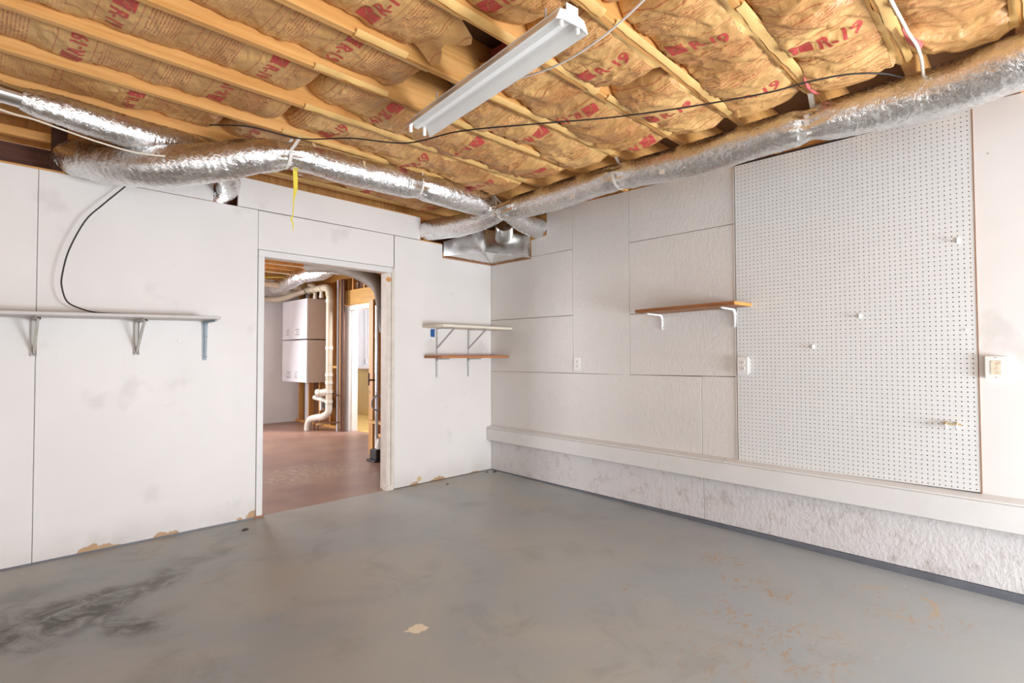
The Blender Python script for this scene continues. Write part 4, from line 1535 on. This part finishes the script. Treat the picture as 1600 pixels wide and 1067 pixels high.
for i, (y, r_) in enumerate(((7.86, .026), (7.80, .018))):
    q = MB()
    q.tube([(4.20, y, 0.0), (4.20, y, 2.39)], r_, 10)
    tag(q.build('iron_pipe', M['iron'], smooth=True), ['thicker dark brown vertical pipe left of the far doorway', 'thinner dark brown pipe against the far door casing'][i], 'pipe')
q = MB()
q.tube(smoothpath([(3.95, 8.28, .0), (3.95, 8.27, .10), (3.97, 8.20, .13), (4.05, 8.05, .135), (4.18, 7.86, .14)], 6), .013, 8)
q.tube(smoothpath([(3.98, 8.20, .0), (3.98, 8.19, .08), (4.02, 8.1, .10)], 6), .011, 8)
tag(q.build('copper_pipe', M['iron'], smooth=True), 'brown copper pipes leaving the floor at the drain bend', 'pipe')
q = MB()
q.tube(smoothpath([(4.10, 8.55, .58), (4.0, 8.3, .60), (4.1, 8.0, .60), (4.15, 7.9, .56), (4.19, 7.83, .56)], 6), .010, 8)
tag(q.build('copper_pipe', M['iron'], smooth=True), 'thin brown pipe crossing behind the drain cleanout', 'pipe')
q = thing('electrical_box', (4.2, 8.45, .40), 'small black device between the studs behind the drain', 'box')
box(4.16, 4.28, 8.28, 8.42, .34, .50).build('case', M['darkslot'], q, bevel=.005)
box(4.18, 4.24, 8.52, 8.56, .28, .46).build('white_switch', M['whiteplastic'], q, bevel=.004)

# silver ducts of the back room
D = thing('flexible_duct', (3.6, 8.0, 2.38), 'crinkled silver duct under the back room ceiling', 'duct')
duct_mesh([(3.66, 9.15, 2.33, .10), (3.68, 8.85, 2.34, .11), (3.62, 8.3, 2.37, .115), (3.58, 7.9, 2.38, .10), (3.60, 7.4, 2.385, .12), (3.58, 7.0, 2.40, .10), (3.56, 6.6, 2.375, .12), (3.5, 6.2, 2.38, .11)], 5.2,
          [((3.58, 7.9, 2.38), .15, .06), ((3.58, 7.0, 2.40), .15, .06)], n=22, step=.016).build('foil_jacket', M['foil'], D, smooth=True)
D2 = thing('flexible_duct', (3.5, 6.0, 2.2), 'dull grey-brown duct curving down beside the door head', 'duct')
duct_mesh([(3.30, 7.10, 2.40, .085), (3.42, 6.6, 2.36, .09), (3.52, 6.2, 2.25, .10), (3.58, 5.95, 2.13, .10), (3.56, 5.75, 2.00, .085), (3.52, 5.62, 1.82, .075), (3.50, 5.55, 1.6, .07), (3.50, 5.5, 1.45, .07)], 2.2,
          [], n=22, step=.016, wr=.6).build('foil_jacket', M['foil_dark'], D2, smooth=True)

# small things by the right jamb
pb_ = thing('partition_stub', (3.50, 5.72, 0), 'raw pine stud with a shelf block just beyond the right jamb', 'stud')
box(3.47, 3.52, 5.74, 5.83, 0.0, 1.86).build('stud', M['stud'], pb_, bevel=.002)
box(3.40, 3.50, 5.42, 5.74, .38, .41).build('block', M['header'], pb_, bevel=.002)
wp = thing('water_pipe', (3.33, 5.40, 0), 'white vertical pipe with valves beyond the right jamb', 'pipe')
q = MB()
q.tube([(3.335, 5.43, .10), (3.335, 5.43, 1.75)], .020, 12)
q.build('riser', M['sheet'], wp, smooth=True)
q = MB()
q.tube([(3.335, 5.43, .90), (3.25, 5.46, .90)], .010, 8)
q.tube([(3.25, 5.46, .84), (3.25, 5.46, .98)], .010, 8)
q.build('valve', M['iron'], wp, smooth=True)
q = MB()
q.tube([(3.335 + .085 * math.cos(a), 5.40, .64 + .085 * math.sin(a)) for a in [math.pi * 2 * k / 22 for k in range(21)]], .010, 8)
q.build('hose_loop', M['graypipe'], wp, smooth=True)
bl = thing('pump_base', (3.33, 5.36, 0), 'black plastic base with white top beside the right jamb', 'pump')
box(3.24, 3.40, 5.28, 5.42, .02, .13).build('case', M['darkslot'], bl, bevel=.008)
box(3.21, 3.42, 5.26, 5.44, .0, .02).build('foot', M['darkslot'], bl, bevel=.004)
q = MB()
q.tube([(3.33, 5.35, .13), (3.33, 5.35, .19), (3.33, 5.35, .24)], [.05, .045, .025], 12)
q.build('cap', M['pvc2'], bl, smooth=True)
